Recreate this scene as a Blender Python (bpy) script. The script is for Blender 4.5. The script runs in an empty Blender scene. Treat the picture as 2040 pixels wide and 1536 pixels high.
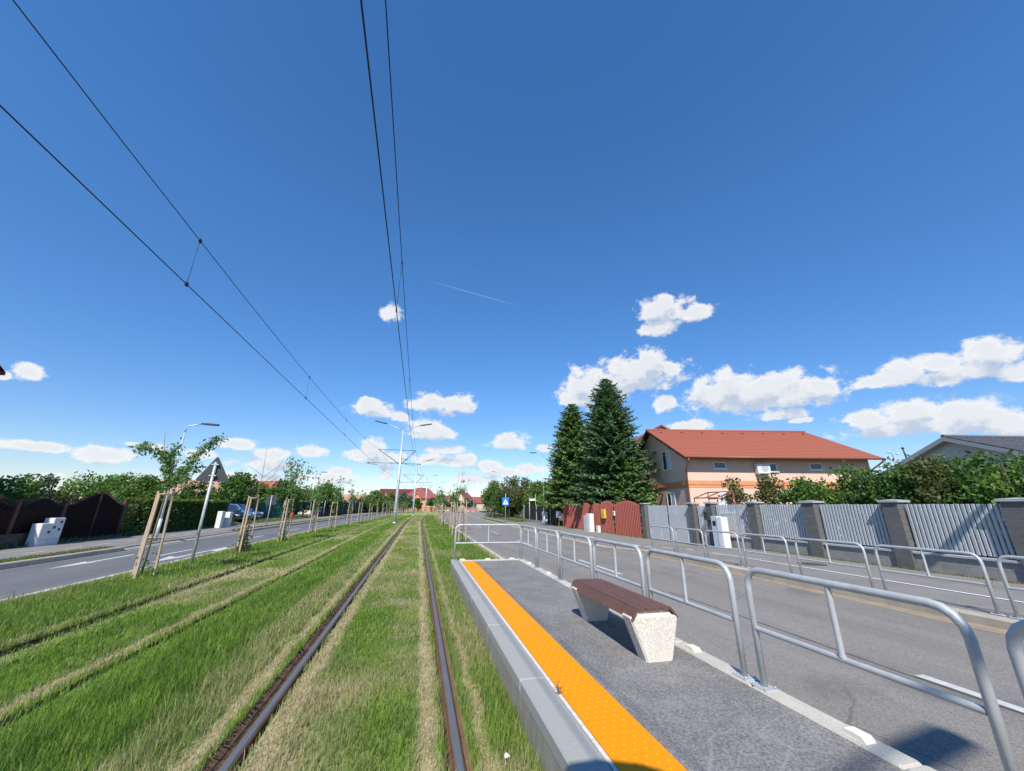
import bpy, math, random
import numpy as np
from math import sin, cos, pi, radians, hypot, atan2, sqrt
from mathutils import Vector, Matrix
random.seed(7); RNG = np.random.default_rng(11)
S = bpy.context.scene; COL = S.collection

# ------------------------------------------------------------------ object helpers
def link(o):
    COL.objects.link(o); return o
def tag(o, label=None, cat=None, group=None, kind=None):
    if label: o['label'] = label
    if cat: o['category'] = cat
    if group: o['group'] = group
    if kind: o['kind'] = kind
    return o
def thing(name, label, cat, loc=(0, 0, 0), rz=0.0, group=None):
    o = link(bpy.data.objects.new(name, None)); o.location = loc; o.rotation_euler = (0, 0, rz)
    o.empty_display_size = .2
    return tag(o, label, cat, group)
def dup(root, loc, rz=0.0, sc=1.0, label=None, sz=None):
    r = root.copy(); COL.objects.link(r); r.location = loc; r.rotation_euler = (0, 0, rz)
    r.scale = (sc, sc, sz if sz else sc)
    if label: r['label'] = label
    for ch in list(root.children):
        k = ch.copy(); COL.objects.link(k); k.parent = r
        for g in ch.children:
            d = g.copy(); COL.objects.link(d); d.parent = k
    return r

class MB:
    def __init__(s): s.v = []; s.f = []; s.m = []; s.mi = 0; s.sm = []
    def add(s, vs, fs, smooth=False):
        o = len(s.v); s.v.extend([tuple(p) for p in vs])
        for f in fs: s.f.append(tuple(i + o for i in f)); s.m.append(s.mi); s.sm.append(smooth)
        return s
    def box(s, x0, x1, y0, y1, z0, z1, M=None):
        vs = [Vector(p) for p in ((x0,y0,z0),(x1,y0,z0),(x1,y1,z0),(x0,y1,z0),(x0,y0,z1),(x1,y0,z1),(x1,y1,z1),(x0,y1,z1))]
        if M: vs = [M @ p for p in vs]
        return s.add(vs, [(0,3,2,1),(4,5,6,7),(0,1,5,4),(1,2,6,5),(2,3,7,6),(3,0,4,7)])
    def cbox(s, x0, x1, y0, y1, z0, z1, b=.01, M=None):
        """box with chamfered vertical and top edges"""
        def ring(i, z): return [(x0+i+b,y0+i,z),(x1-i-b,y0+i,z),(x1-i,y0+i+b,z),(x1-i,y1-i-b,z),(x1-i-b,y1-i,z),(x0+i+b,y1-i,z),(x0+i,y1-i-b,z),(x0+i,y0+i+b,z)]
        vs = ring(0, z0) + ring(0, z1-b) + ring(b*.9, z1)
        if M: vs = [M @ Vector(p) for p in vs]
        fs = [tuple(range(7,-1,-1)), tuple(range(16,24))]
        for k in (0, 8):
            for i in range(8): fs.append((k+i, k+(i+1)%8, k+8+(i+1)%8, k+8+i))
        return s.add(vs, fs)
    def tube(s, pts, r, n=8, cap=True, smooth=True):
        P = [Vector(p) for p in pts]; R = r if isinstance(r, (list, tuple)) else [r]*len(P)
        t0 = (P[1]-P[0]).normalized()
        a = Vector((0,0,1)) if abs(t0.z) < .9 else Vector((1,0,0))
        u = t0.cross(a).normalized(); vs = []
        for i, p in enumerate(P):
            if i == 0: t = P[1]-P[0]
            elif i == len(P)-1: t = P[-1]-P[-2]
            else: t = (P[i+1]-p).normalized()+(p-P[i-1]).normalized()
            t.normalize(); u = (u-t*u.dot(t)).normalized(); w = t.cross(u)
            for k in range(n):
                q = 2*pi*k/n; vs.append(p+(u*cos(q)+w*sin(q))*R[i])
        fs = []
        for i in range(len(P)-1):
            for k in range(n):
                fs.append((i*n+k, i*n+(k+1)%n, (i+1)*n+(k+1)%n, (i+1)*n+k))
        s.add(vs, fs, smooth)
        if cap:
            o = len(s.v)-len(vs)
            s.f.append(tuple(o+k for k in range(n-1,-1,-1))); s.m.append(s.mi); s.sm.append(False)
            o2 = o+(len(P)-1)*n
            s.f.append(tuple(o2+k for k in range(n))); s.m.append(s.mi); s.sm.append(False)
        return s
    def prism(s, poly, a, b, M=None):
        """poly in (x,y) extruded z a..b then mapped by M"""
        n = len(poly); vs = [Vector((x,y,a)) for x,y in poly]+[Vector((x,y,b)) for x,y in poly]
        if M: vs = [M @ p for p in vs]
        fs = [tuple(range(n-1,-1,-1)), tuple(range(n,2*n))]
        for i in range(n): fs.append((i,(i+1)%n,n+(i+1)%n,n+i))
        return s.add(vs, fs)
    def lathe(s, prof, c=(0,0,0), n=16):
        vs = []; fs = []
        for r, z in prof:
            for k in range(n): vs.append((c[0]+r*cos(2*pi*k/n), c[1]+r*sin(2*pi*k/n), c[2]+z))
        for i in range(len(prof)-1):
            for k in range(n): fs.append((i*n+k, i*n+(k+1)%n, (i+1)*n+(k+1)%n, (i+1)*n+k))
        fs.append(tuple(range(n-1,-1,-1))); fs.append(tuple((len(prof)-1)*n+k for k in range(n)))
        return s.add(vs, fs, True)
    def build(s, name, mats, parent=None, world=False):
        if not isinstance(mats, (list, tuple)): mats = [mats]
        v = s.v
        if world and parent is not None:
            L = parent.location; v = [(p[0]-L.x, p[1]-L.y, p[2]-L.z) for p in v]
        me = bpy.data.meshes.new(name); me.from_pydata([tuple(p) for p in v], [], s.f)
        for m in mats: me.materials.append(m)
        me.polygons.foreach_set('material_index', s.m); me.polygons.foreach_set('use_smooth', s.sm)
        me.update()
        o = link(bpy.data.objects.new(name, me))
        if parent is not None: o.parent = parent
        return o
YZ = Matrix(((0,0,1,0),(1,0,0,0),(0,1,0,0),(0,0,0,1)))   # prism (a,b),h -> x=h, y=a, z=b
XZ = Matrix(((1,0,0,0),(0,0,1,0),(0,1,0,0),(0,0,0,1)))   # prism (a,b),h -> x=a, y=h, z=b

def np_mesh(name, V, F, mat, parent=None, col=None, smooth=False):
    """V (n,3); F (m,k) same size faces; col (n,3) vertex colours"""
    me = bpy.data.meshes.new(name); m, k = F.shape
    me.vertices.add(len(V)); me.vertices.foreach_set('co', V.astype(np.float32).ravel())
    me.loops.add(m*k); me.loops.foreach_set('vertex_index', F.astype(np.int32).ravel())
    me.polygons.add(m); me.polygons.foreach_set('loop_start', np.arange(0, m*k, k, dtype=np.int32))
    me.polygons.foreach_set('loop_total', np.full(m, k, dtype=np.int32))
    if smooth: me.polygons.foreach_set('use_smooth', np.ones(m, dtype=bool))
    if col is not None:
        a = me.color_attributes.new('Col', 'FLOAT_COLOR', 'POINT')
        a.data.foreach_set('color', np.c_[col, np.ones(len(col))].astype(np.float32).ravel())
    me.update(calc_edges=True); me.validate()
    me.materials.append(mat)
    o = link(bpy.data.objects.new(name, me))
    if parent is not None: o.parent = parent
    return o

# ------------------------------------------------------------------ materials
def mat(name, col, rough=.7, metal=0., n=0.15, scale=8., detail=5., bump=0., bscale=None, attr=False, col2=None, trans=0., spec=.5, coord='Object', coat=0., stretch=None, speck=0., speck_scale=300., wear=None, cracks=None):
    m = bpy.data.materials.new(name); m.use_nodes = True
    nt = m.node_tree; N = nt.nodes; L = nt.links; b = N['Principled BSDF']
    b.inputs['Roughness'].default_value = rough; b.inputs['Metallic'].default_value = metal
    b.inputs['Specular IOR Level'].default_value = spec if (rough < .75 or spec != .5) else .22
    if coat: b.inputs['Coat Weight'].default_value = coat
    tc = N.new('ShaderNodeTexCoord'); src = tc.outputs[coord]
    if stretch:
        mp = N.new('ShaderNodeMapping'); mp.inputs['Scale'].default_value = stretch
        L.new(src, mp.inputs['Vector']); src = mp.outputs[0]
    nz = N.new('ShaderNodeTexNoise'); nz.inputs['Scale'].default_value = scale; nz.inputs['Detail'].default_value = detail
    nz.inputs['Roughness'].default_value = .65
    L.new(src, nz.inputs['Vector'])
    if attr:
        at = N.new('ShaderNodeAttribute'); at.attribute_name = 'Col'; base = at.outputs['Color']
    else:
        rgb = N.new('ShaderNodeRGB'); rgb.outputs[0].default_value = (*col, 1); base = rgb.outputs[0]
    if col2 is not None:
        mx = N.new('ShaderNodeMix'); mx.data_type = 'RGBA'
        rp = N.new('ShaderNodeMapRange'); rp.inputs['From Min'].default_value = .38; rp.inputs['From Max'].default_value = .62
        L.new(nz.outputs['Fac'], rp.inputs['Value']); L.new(rp.outputs[0], mx.inputs['Factor'])
        L.new(base, mx.inputs['A']); mx.inputs['B'].default_value = (*col2, 1); base = mx.outputs['Result']
    mr = N.new('ShaderNodeMapRange'); mr.inputs['From Min'].default_value = .25; mr.inputs['From Max'].default_value = .75
    mr.inputs['To Min'].default_value = 1-n; mr.inputs['To Max'].default_value = 1+n
    L.new(nz.outputs['Fac'], mr.inputs['Value'])
    hs = N.new('ShaderNodeVectorMath'); hs.operation = 'SCALE'
    L.new(base, hs.inputs[0]); L.new(mr.outputs[0], hs.inputs['Scale']); out = hs.outputs[0]
    if speck:
        n2 = N.new('ShaderNodeTexNoise'); n2.inputs['Scale'].default_value = speck_scale; n2.inputs['Detail'].default_value = 2
        L.new(tc.outputs[coord], n2.inputs['Vector'])
        m2 = N.new('ShaderNodeMapRange'); m2.inputs['From Min'].default_value = .3; m2.inputs['From Max'].default_value = .7
        m2.inputs['To Min'].default_value = 1-speck; m2.inputs['To Max'].default_value = 1+speck
        L.new(n2.outputs['Fac'], m2.inputs['Value'])
        h2 = N.new('ShaderNodeVectorMath'); h2.operation = 'SCALE'
        L.new(out, h2.inputs[0]); L.new(m2.outputs[0], h2.inputs['Scale']); out = h2.outputs[0]
    if wear:     # (colour, noise scale, low, high, strength)
        wn = N.new('ShaderNodeTexNoise'); wn.inputs['Scale'].default_value = wear[1]; wn.inputs['Detail'].default_value = 9; wn.inputs['Roughness'].default_value = .7
        L.new(tc.outputs[coord], wn.inputs['Vector']); wr = N.new('ShaderNodeMapRange'); wr.inputs['From Min'].default_value = wear[2]; wr.inputs['From Max'].default_value = wear[3]; wr.inputs['To Max'].default_value = wear[4]
        L.new(wn.outputs['Fac'], wr.inputs['Value']); wm = N.new('ShaderNodeMix'); wm.data_type = 'RGBA'
        L.new(wr.outputs[0], wm.inputs['Factor']); L.new(out, wm.inputs['A']); wm.inputs['B'].default_value = (*wear[0],1); out = wm.outputs['Result']
    if cracks:   # (colour, cell scale, width, strength)
        dn = N.new('ShaderNodeTexNoise'); dn.inputs['Scale'].default_value = cracks[1]*4; dn.inputs['Detail'].default_value = 5; L.new(tc.outputs[coord], dn.inputs['Vector'])
        av = N.new('ShaderNodeVectorMath'); av.operation = 'MULTIPLY_ADD'; L.new(dn.outputs['Color'], av.inputs[0]); av.inputs[1].default_value = (.10/cracks[1],)*3; L.new(tc.outputs[coord], av.inputs[2])
        vo = N.new('ShaderNodeTexVoronoi'); vo.feature = 'DISTANCE_TO_EDGE'; vo.inputs['Scale'].default_value = cracks[1]; L.new(av.outputs[0], vo.inputs['Vector'])
        cr = N.new('ShaderNodeMapRange'); cr.inputs['From Min'].default_value = cracks[2]*.4; cr.inputs['From Max'].default_value = cracks[2]; cr.inputs['To Min'].default_value = cracks[3]; cr.inputs['To Max'].default_value = 0
        L.new(vo.outputs['Distance'], cr.inputs['Value']); g2 = N.new('ShaderNodeTexNoise'); g2.inputs['Scale'].default_value = cracks[1]*1.3; L.new(tc.outputs[coord], g2.inputs['Vector'])
        gm_ = N.new('ShaderNodeMapRange'); gm_.inputs['From Min'].default_value = .45; gm_.inputs['From Max'].default_value = .56; L.new(g2.outputs['Fac'], gm_.inputs['Value'])
        mm = N.new('ShaderNodeMath'); mm.operation = 'MULTIPLY'; L.new(cr.outputs[0], mm.inputs[0]); L.new(gm_.outputs[0], mm.inputs[1])
        cm = N.new('ShaderNodeMix'); cm.data_type = 'RGBA'; L.new(mm.outputs[0], cm.inputs['Factor']); L.new(out, cm.inputs['A']); cm.inputs['B'].default_value = (*cracks[0],1); out = cm.outputs['Result']
    L.new(out, b.inputs['Base Color'])
    if bump:
        bn = N.new('ShaderNodeTexNoise'); bn.inputs['Scale'].default_value = bscale or scale*4; bn.inputs['Detail'].default_value = 4
        L.new(tc.outputs[coord], bn.inputs['Vector'])
        bp = N.new('ShaderNodeBump'); bp.inputs['Strength'].default_value = bump; bp.inputs['Distance'].default_value = .01
        L.new(bn.outputs['Fac'], bp.inputs['Height']); L.new(bp.outputs[0], b.inputs['Normal'])
    if trans:
        t = N.new('ShaderNodeBsdfTranslucent'); L.new(out, t.inputs['Color'])
        ms = N.new('ShaderNodeMixShader'); ms.inputs[0].default_value = trans
        L.new(b.outputs[0], ms.inputs[1]); L.new(t.outputs[0], ms.inputs[2])
        L.new(ms.outputs[0], N['Material Output'].inputs['Surface'])
    return m

M = {}
M['ground'] = mat('ground_earth', (.085,.088,.042), .95, n=.35, scale=.05, bump=.4, bscale=3)
M['median'] = mat('median_soil', (.1,.1,.05), .95, attr=True, n=.35, scale=9, detail=8, bump=.8, bscale=60)
M['blade'] = mat('grass_blade', (.1,.2,.03), .6, attr=True, n=.12, scale=3, trans=.42, spec=.2)
M['asphalt_right'] = mat('asphalt_worn', (.22,.202,.178), .85, n=.2, scale=.9, detail=8, bump=.35, bscale=160, speck=.33, speck_scale=85, stretch=(1.3,.16,1), wear=((.13,.122,.115),.45,.56,.64,.55), cracks=((.085,.08,.074),.22,.004,.5))
M['asphalt_left'] = mat('asphalt_dark', (.14,.143,.146), .8, n=.16, scale=.9, detail=8, bump=.3, bscale=150, speck=.25, speck_scale=70, stretch=(1.3,.14,1), wear=((.17,.168,.16),.4,.55,.66,.5))
M['asphalt_walk'] = mat('asphalt_pavement', (.225,.21,.19), .88, n=.15, scale=.9, detail=8, bump=.3, bscale=170, speck=.22, speck_scale=100, wear=((.155,.145,.13),.8,.56,.66,.6), cracks=((.11,.10,.09),.3,.005,.6))
M['asphalt_platform'] = mat('asphalt_platform', (.198,.19,.178), .85, n=.25, scale=2.2, detail=9, bump=.5, bscale=120, speck=.42, speck_scale=75, wear=((.27,.26,.235),1.6,.60,.70,.5), cracks=((.30,.29,.26),.9,.006,.55))
M['tar'] = mat('tar_joint', (.07,.068,.065), .7, n=.3, scale=6)
M['paint'] = mat('road_paint', (.60,.59,.56), .75, n=.18, scale=9, detail=10, bump=.2, col2=(.42,.41,.385))
M['paint_fresh'] = mat('road_paint_fresh', (.78,.77,.74), .75, n=.12, scale=9, detail=10)
M['kerb'] = mat('kerb_concrete', (.47,.44,.38), .85, n=.16, scale=3, detail=8, bump=.25, bscale=60, speck=.12, speck_scale=90)
M['kerb_dusty'] = mat('kerb_dusty_concrete', (.40,.36,.29), .9, n=.22, scale=2.5, detail=8, bump=.25, bscale=60, speck=.12)
M['concrete'] = mat('platform_concrete', (.36,.355,.33), .8, n=.2, scale=4, detail=9, bump=.2, bscale=40, col2=(.30,.296,.28), speck=.08, speck_scale=120, wear=((.16,.155,.14),3.5,.60,.70,.6))
M['stain'] = mat('stained_concrete', (.37,.345,.29), .85, n=.28, scale=5, detail=9, bump=.25, bscale=40, col2=(.22,.20,.155), stretch=(1,2.5,.6))
M['orange'] = mat('orange_tactile', (.80,.285,.003), .6, n=.1, scale=3, detail=8, bump=.05, bscale=90, col2=(.74,.255,.003), spec=.15, wear=((.42,.20,.075),7,.64,.72,.75))
M['rail'] = mat('rail_steel', (.15,.15,.152), .5, .3, n=.25, scale=3, stretch=(30,1,30))
M['rust'] = mat('rail_rust', (.14,.085,.055), .85, n=.3, scale=6, bump=.3)
M['galv'] = mat('galvanised_steel', (.46,.48,.485), .55, .3, n=.16, scale=9, detail=8, bump=.08, bscale=90)
M['pole'] = mat('pole_paint', (.50,.53,.55), .4, .35, n=.06, scale=3, bump=.03)
M['darkmetal'] = mat('dark_metal', (.06,.065,.07), .5, .4, n=.1)
M['signback'] = mat('sign_back_grey', (.05,.055,.062), .5, .2, n=.12, scale=5)
M['wire'] = mat('wire_dark', (.02,.022,.028), .6, .3, n=.1)
M['terrazzo'] = mat('terrazzo', (.62,.575,.50), .8, n=.08, scale=6, bump=.5, bscale=120, speck=.34, speck_scale=130)
M['terrazzo_smooth'] = mat('terrazzo_smooth', (.68,.64,.54), .75, n=.08, scale=8, bump=.15, bscale=80, speck=.15)
M['wood_brown'] = mat('bench_wood', (.13,.062,.044), .55, n=.3, scale=5, detail=8, stretch=(12,.8,12), bump=.15, bscale=50)
M['stake'] = mat('stake_wood', (.44,.325,.235), .85, n=.35, scale=4, detail=7, stretch=(14,14,1), bump=.3, bscale=40)
M['bark'] = mat('bark', (.13,.10,.07), .95, n=.4, scale=8, bump=.6, stretch=(4,4,1))
M['twig'] = mat('young_bark', (.16,.125,.085), .85, n=.25, scale=8)
M['leaf'] = mat('leaf', (.1,.2,.03), .55, attr=True, n=.1, scale=1.5, trans=.38, spec=.3)
M['needle'] = mat('needle', (.05,.1,.03), .6, attr=True, n=.12, scale=1.5, trans=.25, spec=.25)
M['pink'] = mat('pink_render', (.70,.475,.37), .9, n=.06, scale=1.5, detail=8, bump=.12, bscale=50)
M['band'] = mat('orange_band', (.62,.27,.13), .9, n=.08, scale=2, bump=.12)
M['cream'] = mat('cream_render', (.62,.53,.40), .9, n=.08, scale=1, bump=.1)
M['whitewall'] = mat('pale_blue_render', (.55,.555,.55), .9, n=.05, scale=1)
M['tile_orange'] = mat('tile_orange', (.37,.125,.080), .8, n=.25, scale=2.2, detail=8, bump=.2, col2=(.29,.092,.06))
M['tile_red'] = mat('tile_red', (.27,.085,.07), .75, n=.25, scale=1.5, detail=8, bump=.2)
M['tile_maroon'] = mat('tile_maroon', (.14,.035,.035), .75, n=.2, scale=1.5)
M['tile_grey'] = mat('tile_grey', (.075,.08,.09), .6, n=.22, scale=2, detail=8, bump=.2)
M['tile_pinkish'] = mat('tile_faded', (.42,.24,.17), .85, n=.25, scale=2, detail=8)
M['soffit'] = mat('soffit_brown', (.075,.04,.03), .8, n=.2, scale=6)
M['pipe'] = mat('downpipe_brown', (.26,.085,.045), .45, .2, n=.1)
M['upvc'] = mat('window_white', (.75,.76,.77), .4, n=.04)
M['glass'] = mat('window_glass', (.03,.038,.045), .06, n=.2, scale=3, spec=.8)
M['curtain'] = mat('net_curtain', (.55,.58,.60), .8, n=.2, scale=6, stretch=(14,14,.5))
M['white'] = mat('cabinet_white', (.66,.67,.66), .55, n=.08, scale=4, bump=.05)
M['whitegrey'] = mat('cabinet_grey', (.50,.53,.55), .6, n=.08, scale=4)
M['block'] = mat('split_block', (.125,.122,.115), .95, n=.2, scale=8, detail=8, bump=.7, bscale=45)
M['block2'] = mat('dwarf_block', (.26,.25,.235), .95, n=.18, scale=5, detail=8, bump=.5, bscale=45)
M['mortar'] = mat('mortar', (.40,.385,.35), .95, n=.12, scale=9)
M['cap'] = mat('cap_concrete', (.36,.38,.385), .8, n=.1, scale=5, bump=.15)
M['slat'] = mat('slat_grey', (.40,.425,.45), .5, .2, n=.08, scale=3, stretch=(1,1,.3))
M['slatdark'] = mat('slat_rail', (.20,.22,.24), .5, .3, n=.08)
M['redsheet'] = mat('red_sheet', (.34,.088,.058), .6, n=.2, scale=2.5, detail=8, col2=(.27,.06,.042), bump=.05)
M['yellow'] = mat('yellow_box', (.70,.47,.03), .5, n=.08)
M['maroon'] = mat('maroon_sheet', (.013,.006,.0055), .8, n=.25, scale=4, spec=.12)
M['maroonpost'] = mat('maroon_post', (.085,.035,.027), .7, n=.2, scale=5)
M['stone'] = mat('rubble_stone', (.16,.14,.11), .95, n=.5, scale=6, detail=4, bump=1., bscale=12, col2=(.06,.05,.042))
M['blackfence'] = mat('black_fence', (.012,.013,.014), .5, .2, n=.2)
M['tarp'] = mat('green_mesh_tarp', (.015,.045,.035), .8, n=.4, scale=2, detail=6)
M['tarp_light'] = mat('green_mesh_bright', (.035,.12,.085), .8, n=.3, scale=3, detail=6)
M['chain'] = mat('chain_link', (.05,.055,.045), .7, .3, n=.2)
M['carblack'] = mat('car_black_paint', (.012,.013,.022), .2, .2, n=.05, coat=.8)
M['carblue'] = mat('car_blue_paint', (.05,.20,.48), .25, .2, n=.05, coat=.8)
M['tyre'] = mat('tyre_rubber', (.015,.015,.015), .9, n=.2)
M['rim'] = mat('wheel_rim', (.45,.46,.47), .35, .8, n=.1)
M['lens'] = mat('lamp_lens', (.7,.72,.74), .12, n=.05, spec=.8)
M['hydrant'] = mat('hydrant_red', (.60,.05,.03), .5, n=.12)
M['signblue'] = mat('sign_blue', (.01,.17,.62), .4, n=.05)
M['signblue2'] = mat('sign_round_blue', (.03,.10,.55), .4, n=.05)
M['signred'] = mat('sign_red', (.50,.03,.05), .4, n=.05)
M['signwhite'] = mat('sign_white', (.8,.8,.8), .4, n=.03)
M['signblack'] = mat('sign_black', (.01,.01,.012), .5, n=.05)
M['reflector'] = mat('reflector_cream', (.74,.71,.60), .5, n=.08, scale=20)
M['tramwhite'] = mat('tram_paint', (.6,.6,.62), .3, n=.03, coat=.5)
M['paper'] = mat('paper', (.75,.75,.73), .8, n=.05)

# ------------------------------------------------------------------ numpy noise and plan warp
_LAT = RNG.random((64, 256, 256)) if False else RNG.random((256, 256))
def vnoise(x, y):
    xi = np.floor(x).astype(int); yi = np.floor(y).astype(int); fx = x-xi; fy = y-yi
    fx = fx*fx*(3-2*fx); fy = fy*fy*(3-2*fy)
    g = lambda a, b: _LAT[a % 256, b % 256]
    return (g(xi,yi)*(1-fx)+g(xi+1,yi)*fx)*(1-fy)+(g(xi,yi+1)*(1-fx)+g(xi+1,yi+1)*fx)*fy
def fbm(x, y, o=3):
    s = 0; a = .5; t = 0
    for k in range(o):
        s = s+a*vnoise(x*2**k+17*k, y*2**k+31*k); t += a; a *= .5
    return s/t
def sstep(a, b, x):
    t = np.clip((x-a)/(b-a), 0, 1); return t*t*(3-2*t)
def cY(Y): return 6.5e-4*np.maximum(0., np.asarray(Y, float)-33)**2
def warp(t, Y):
    e = np.interp(t, [-30,-14,-10.2,-6.8,-4.4,-3.4,-2.1,20], [1.0,.9,.8,1.0,.5,.35,0,0])
    return t+cY(Y)+e*sstep(28, 52, np.asarray(Y, float))
def zs(Y): return .10-.21*sstep(13, 18, np.asarray(Y, float))       # right pavement level
def wp(t, Y, z=0.): return (float(warp(t, Y)), Y, z)
def ylist(Y0, Y1):
    ys = [Y0]; 
    while ys[-1] < Y1: ys.append(ys[-1]+max(.25, .035*abs(ys[-1])))
    ys[-1] = Y1; return ys
def sheet(name, t0, t1, zf, Y0, Y1, m, nt=6, parent=None, kind=None):
    """a warped ground sheet; zf(t,Y)->z"""
    b = MB(); ts = np.linspace(t0, t1, nt+1) if not isinstance(t0, (list, tuple)) else t0; ys = ylist(Y0, Y1)
    n = len(ts); vs = [(float(warp(t,Y)), Y, float(zf(t,Y))) for Y in ys for t in ts]
    fs = [(i*n+j, i*n+j+1, (i+1)*n+j+1, (i+1)*n+j) for i in range(len(ys)-1) for j in range(n-1)]
    b.add(vs, fs); o = b.build(name, m, parent)
    if kind: o['kind'] = kind
    return o
def sweep(b, prof, Y0, Y1, zoff=None, closed=True, brk=None, gap=.008):
    """profile [(t,z)] (counter-clockwise seen along +Y) along the warped alignment; brk = piece length for joints"""
    pieces = [(Y0, Y1)]
    if brk:
        pieces = []; y = Y0
        while y < Y1-1e-6:
            pieces.append((y, min(Y1, y+brk)-(gap if y < 30 else 0))); y += brk
            if y > 40: pieces.append((y, Y1)); break
    n = len(prof)
    for a, c in pieces:
        if c <= a: continue
        ys = ylist(a, c) if c-a > 1.5 else [a, c]
        vs = [(float(warp(t,Y)), Y, z+(float(zoff(Y)) if zoff else 0)) for Y in ys for t, z in prof]
        fs = []
        for i in range(len(ys)-1):
            for j in range(n if closed else n-1):
                k = (j+1) % n; fs.append((i*n+j, (i+1)*n+j, (i+1)*n+k, i*n+k))
        if closed:
            fs.append(tuple(range(n))); o = (len(ys)-1)*n; fs.append(tuple(o+j for j in range(n-1,-1,-1)))
        b.add(vs, fs)
    return b
def struct(name, b, m, parent=None):
    o = b.build(name, m, parent)
    if parent is None: o['kind'] = 'structure'
    return o

# ------------------------------------------------------------------ ground, roads, pavements
YEND = 230.
b = MB(); R_ = 1600.
b.add([(-R_,-60,-.34),(R_,-60,-.34),(R_,R_,-.34),(-R_,R_,-.34)], [(0,1,2,3)])
struct('ground', b, M['ground'])
LZ = -.03
road_l = sheet('left_road', -10.25, -6.78, lambda t,Y: LZ, -6, YEND, M['asphalt_left'], 4, kind='structure')
RZ = lambda t, Y: -.03-.15*float(sstep(13,18,Y))*np.clip((t-2.8)/5.6,0,1)
road_r = sheet('right_road', 2.78, 8.75, RZ, -6, YEND, M['asphalt_right'], 6, kind='structure')
lawn_l = sheet('left_verge', -14.6, -10.35, lambda t,Y: .088, -6, 150, M['ground'], 4, kind='structure')
walk_l = sheet('left_pavement', -13.7, -10.95, lambda t,Y: .10, -6, YEND, M['asphalt_walk'], 3, kind='structure')
driveway = sheet('driveway', -10.97, -10.36, lambda t,Y: .094, 17.9, 27.2, M['asphalt_walk'], 2, kind='structure')
walk_r = sheet('right_pavement', 8.70, 13.6, lambda t,Y: zs(Y), -6, YEND, M['asphalt_walk'], 5, kind='structure')
sheet('right_garden', 13.55, 42, lambda t,Y: zs(Y)-.02, -6, 120, M['ground'], 6, kind='structure')
sheet('left_garden', -60, -13.68, lambda t,Y: .09, -6, 120, M['ground'], 6, kind='structure')

def along(b, t0, t1, Y0, Y1, z):
    ys = [Y0+(Y1-Y0)*i/4 for i in range(5)]
    vs = [(float(warp(t,Y)), Y, z(t,Y)+.005) for Y in ys for t in (t0,t1)]
    b.add(vs, [(2*i,2*i+1,2*i+3,2*i+2) for i in range(4)])
def poly(b, pts, z):
    b.add([(float(warp(t,Y)), Y, z(t,Y)+.005) for t, Y in pts], [tuple(range(len(pts)))])
# right road: dashed centre line and the tar joint below it
b = MB()
for Y0 in (-6, .75, 9.9, 18.2, 25.9, 33.5, 41, 48.5, 56, 63.5, 71, 78.5):
    along(b, 5.22, 5.34, Y0, Y0+2.85, RZ)
b.build('lane_marking', M['paint'], road_r)
b = MB()
ys = np.arange(-2, 60, .35)
for i in range(len(ys)-1):
    if (i//7) % 6 == 4: continue
    w0 = .012+.02*RNG.random(); o0 = 5.19+.02*sin(ys[i]*1.3); o1 = 5.19+.02*sin(ys[i+1]*1.3)
    b.add([(float(warp(o0,ys[i])),ys[i],RZ(5.2,ys[i])+.003),(float(warp(o0+w0,ys[i])),ys[i],RZ(5.2,ys[i])+.003),(float(warp(o1+w0,ys[i+1])),ys[i+1],RZ(5.2,ys[i+1])+.003),(float(warp(o1,ys[i+1])),ys[i+1],RZ(5.2,ys[i+1])+.003)], [(0,1,2,3)])
b.build('tar_joint', M['tar'], road_r)
b = MB()
z = lambda t, Y: LZ
for Y0 in (15.8, 22.9, 29.6, 36.2, 43, 49.7, 56.5, 63, 70, 77): along(b, -8.3, -8.18, Y0, Y0+2.1, z)
# two lane arrows pointing towards the viewer; the second has a branch head at its far end
poly(b, [(-9.26,13.2),(-9.02,14.75),(-9.15,14.55),(-9.15,16.4),(-9.28,16.4),(-9.28,14.55),(-9.45,14.75)], z)
poly(b, [(-7.52,14.2),(-7.28,15.75),(-7.40,15.5),(-7.36,17.3),(-7.48,17.3),(-7.53,15.5),(-7.84,15.75)], z)
poly(b, [(-7.36,17.3),(-7.05,17.1),(-7.0,17.95),(-7.42,18.6),(-7.48,17.3)], z)
along(b, -10.22, -10.16, -5, 70, z)
b.build('lane_marking', M['paint'], road_l)
zr = lambda t, Y: float(zs(Y))+.006
b = MB()
along(b, 10.42, 10.50, -5, 5, zr); along(b, 10.42, 10.50, 5, 14.2, zr)
for Y0 in np.arange(14.9, 30.5, 1.235): along(b, 10.22, 10.42, float(Y0), float(Y0)+.74, zr)
for Y0 in (31, 36, 41): along(b, 10.25-.03*(Y0-31), 10.33-.03*(Y0-31), Y0, Y0+4.9, zr)
b.build('cycle_lane_line', M['paint_fresh'], walk_r)
b = MB(); zl = lambda t, Y: .10
for Y0 in np.arange(11.5, 28, 1.45): along(b, -11.86, -11.76, Y0, Y0+.75, zl)
along(b, -12.62, -12.56, 10, 17.5, zl); along(b, -11.1, -11.05, 9, 17.2, zl)
b.build('cycle_lane_line', M['paint'], walk_l)
b = MB(); b.lathe([(.0,.106),(.30,.106),(.31,.106),(.34,.108),(.36,.104)], (11.35, 9.75, 0), 28)
b.build('manhole_cover', M['tar'], walk_r)

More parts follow.
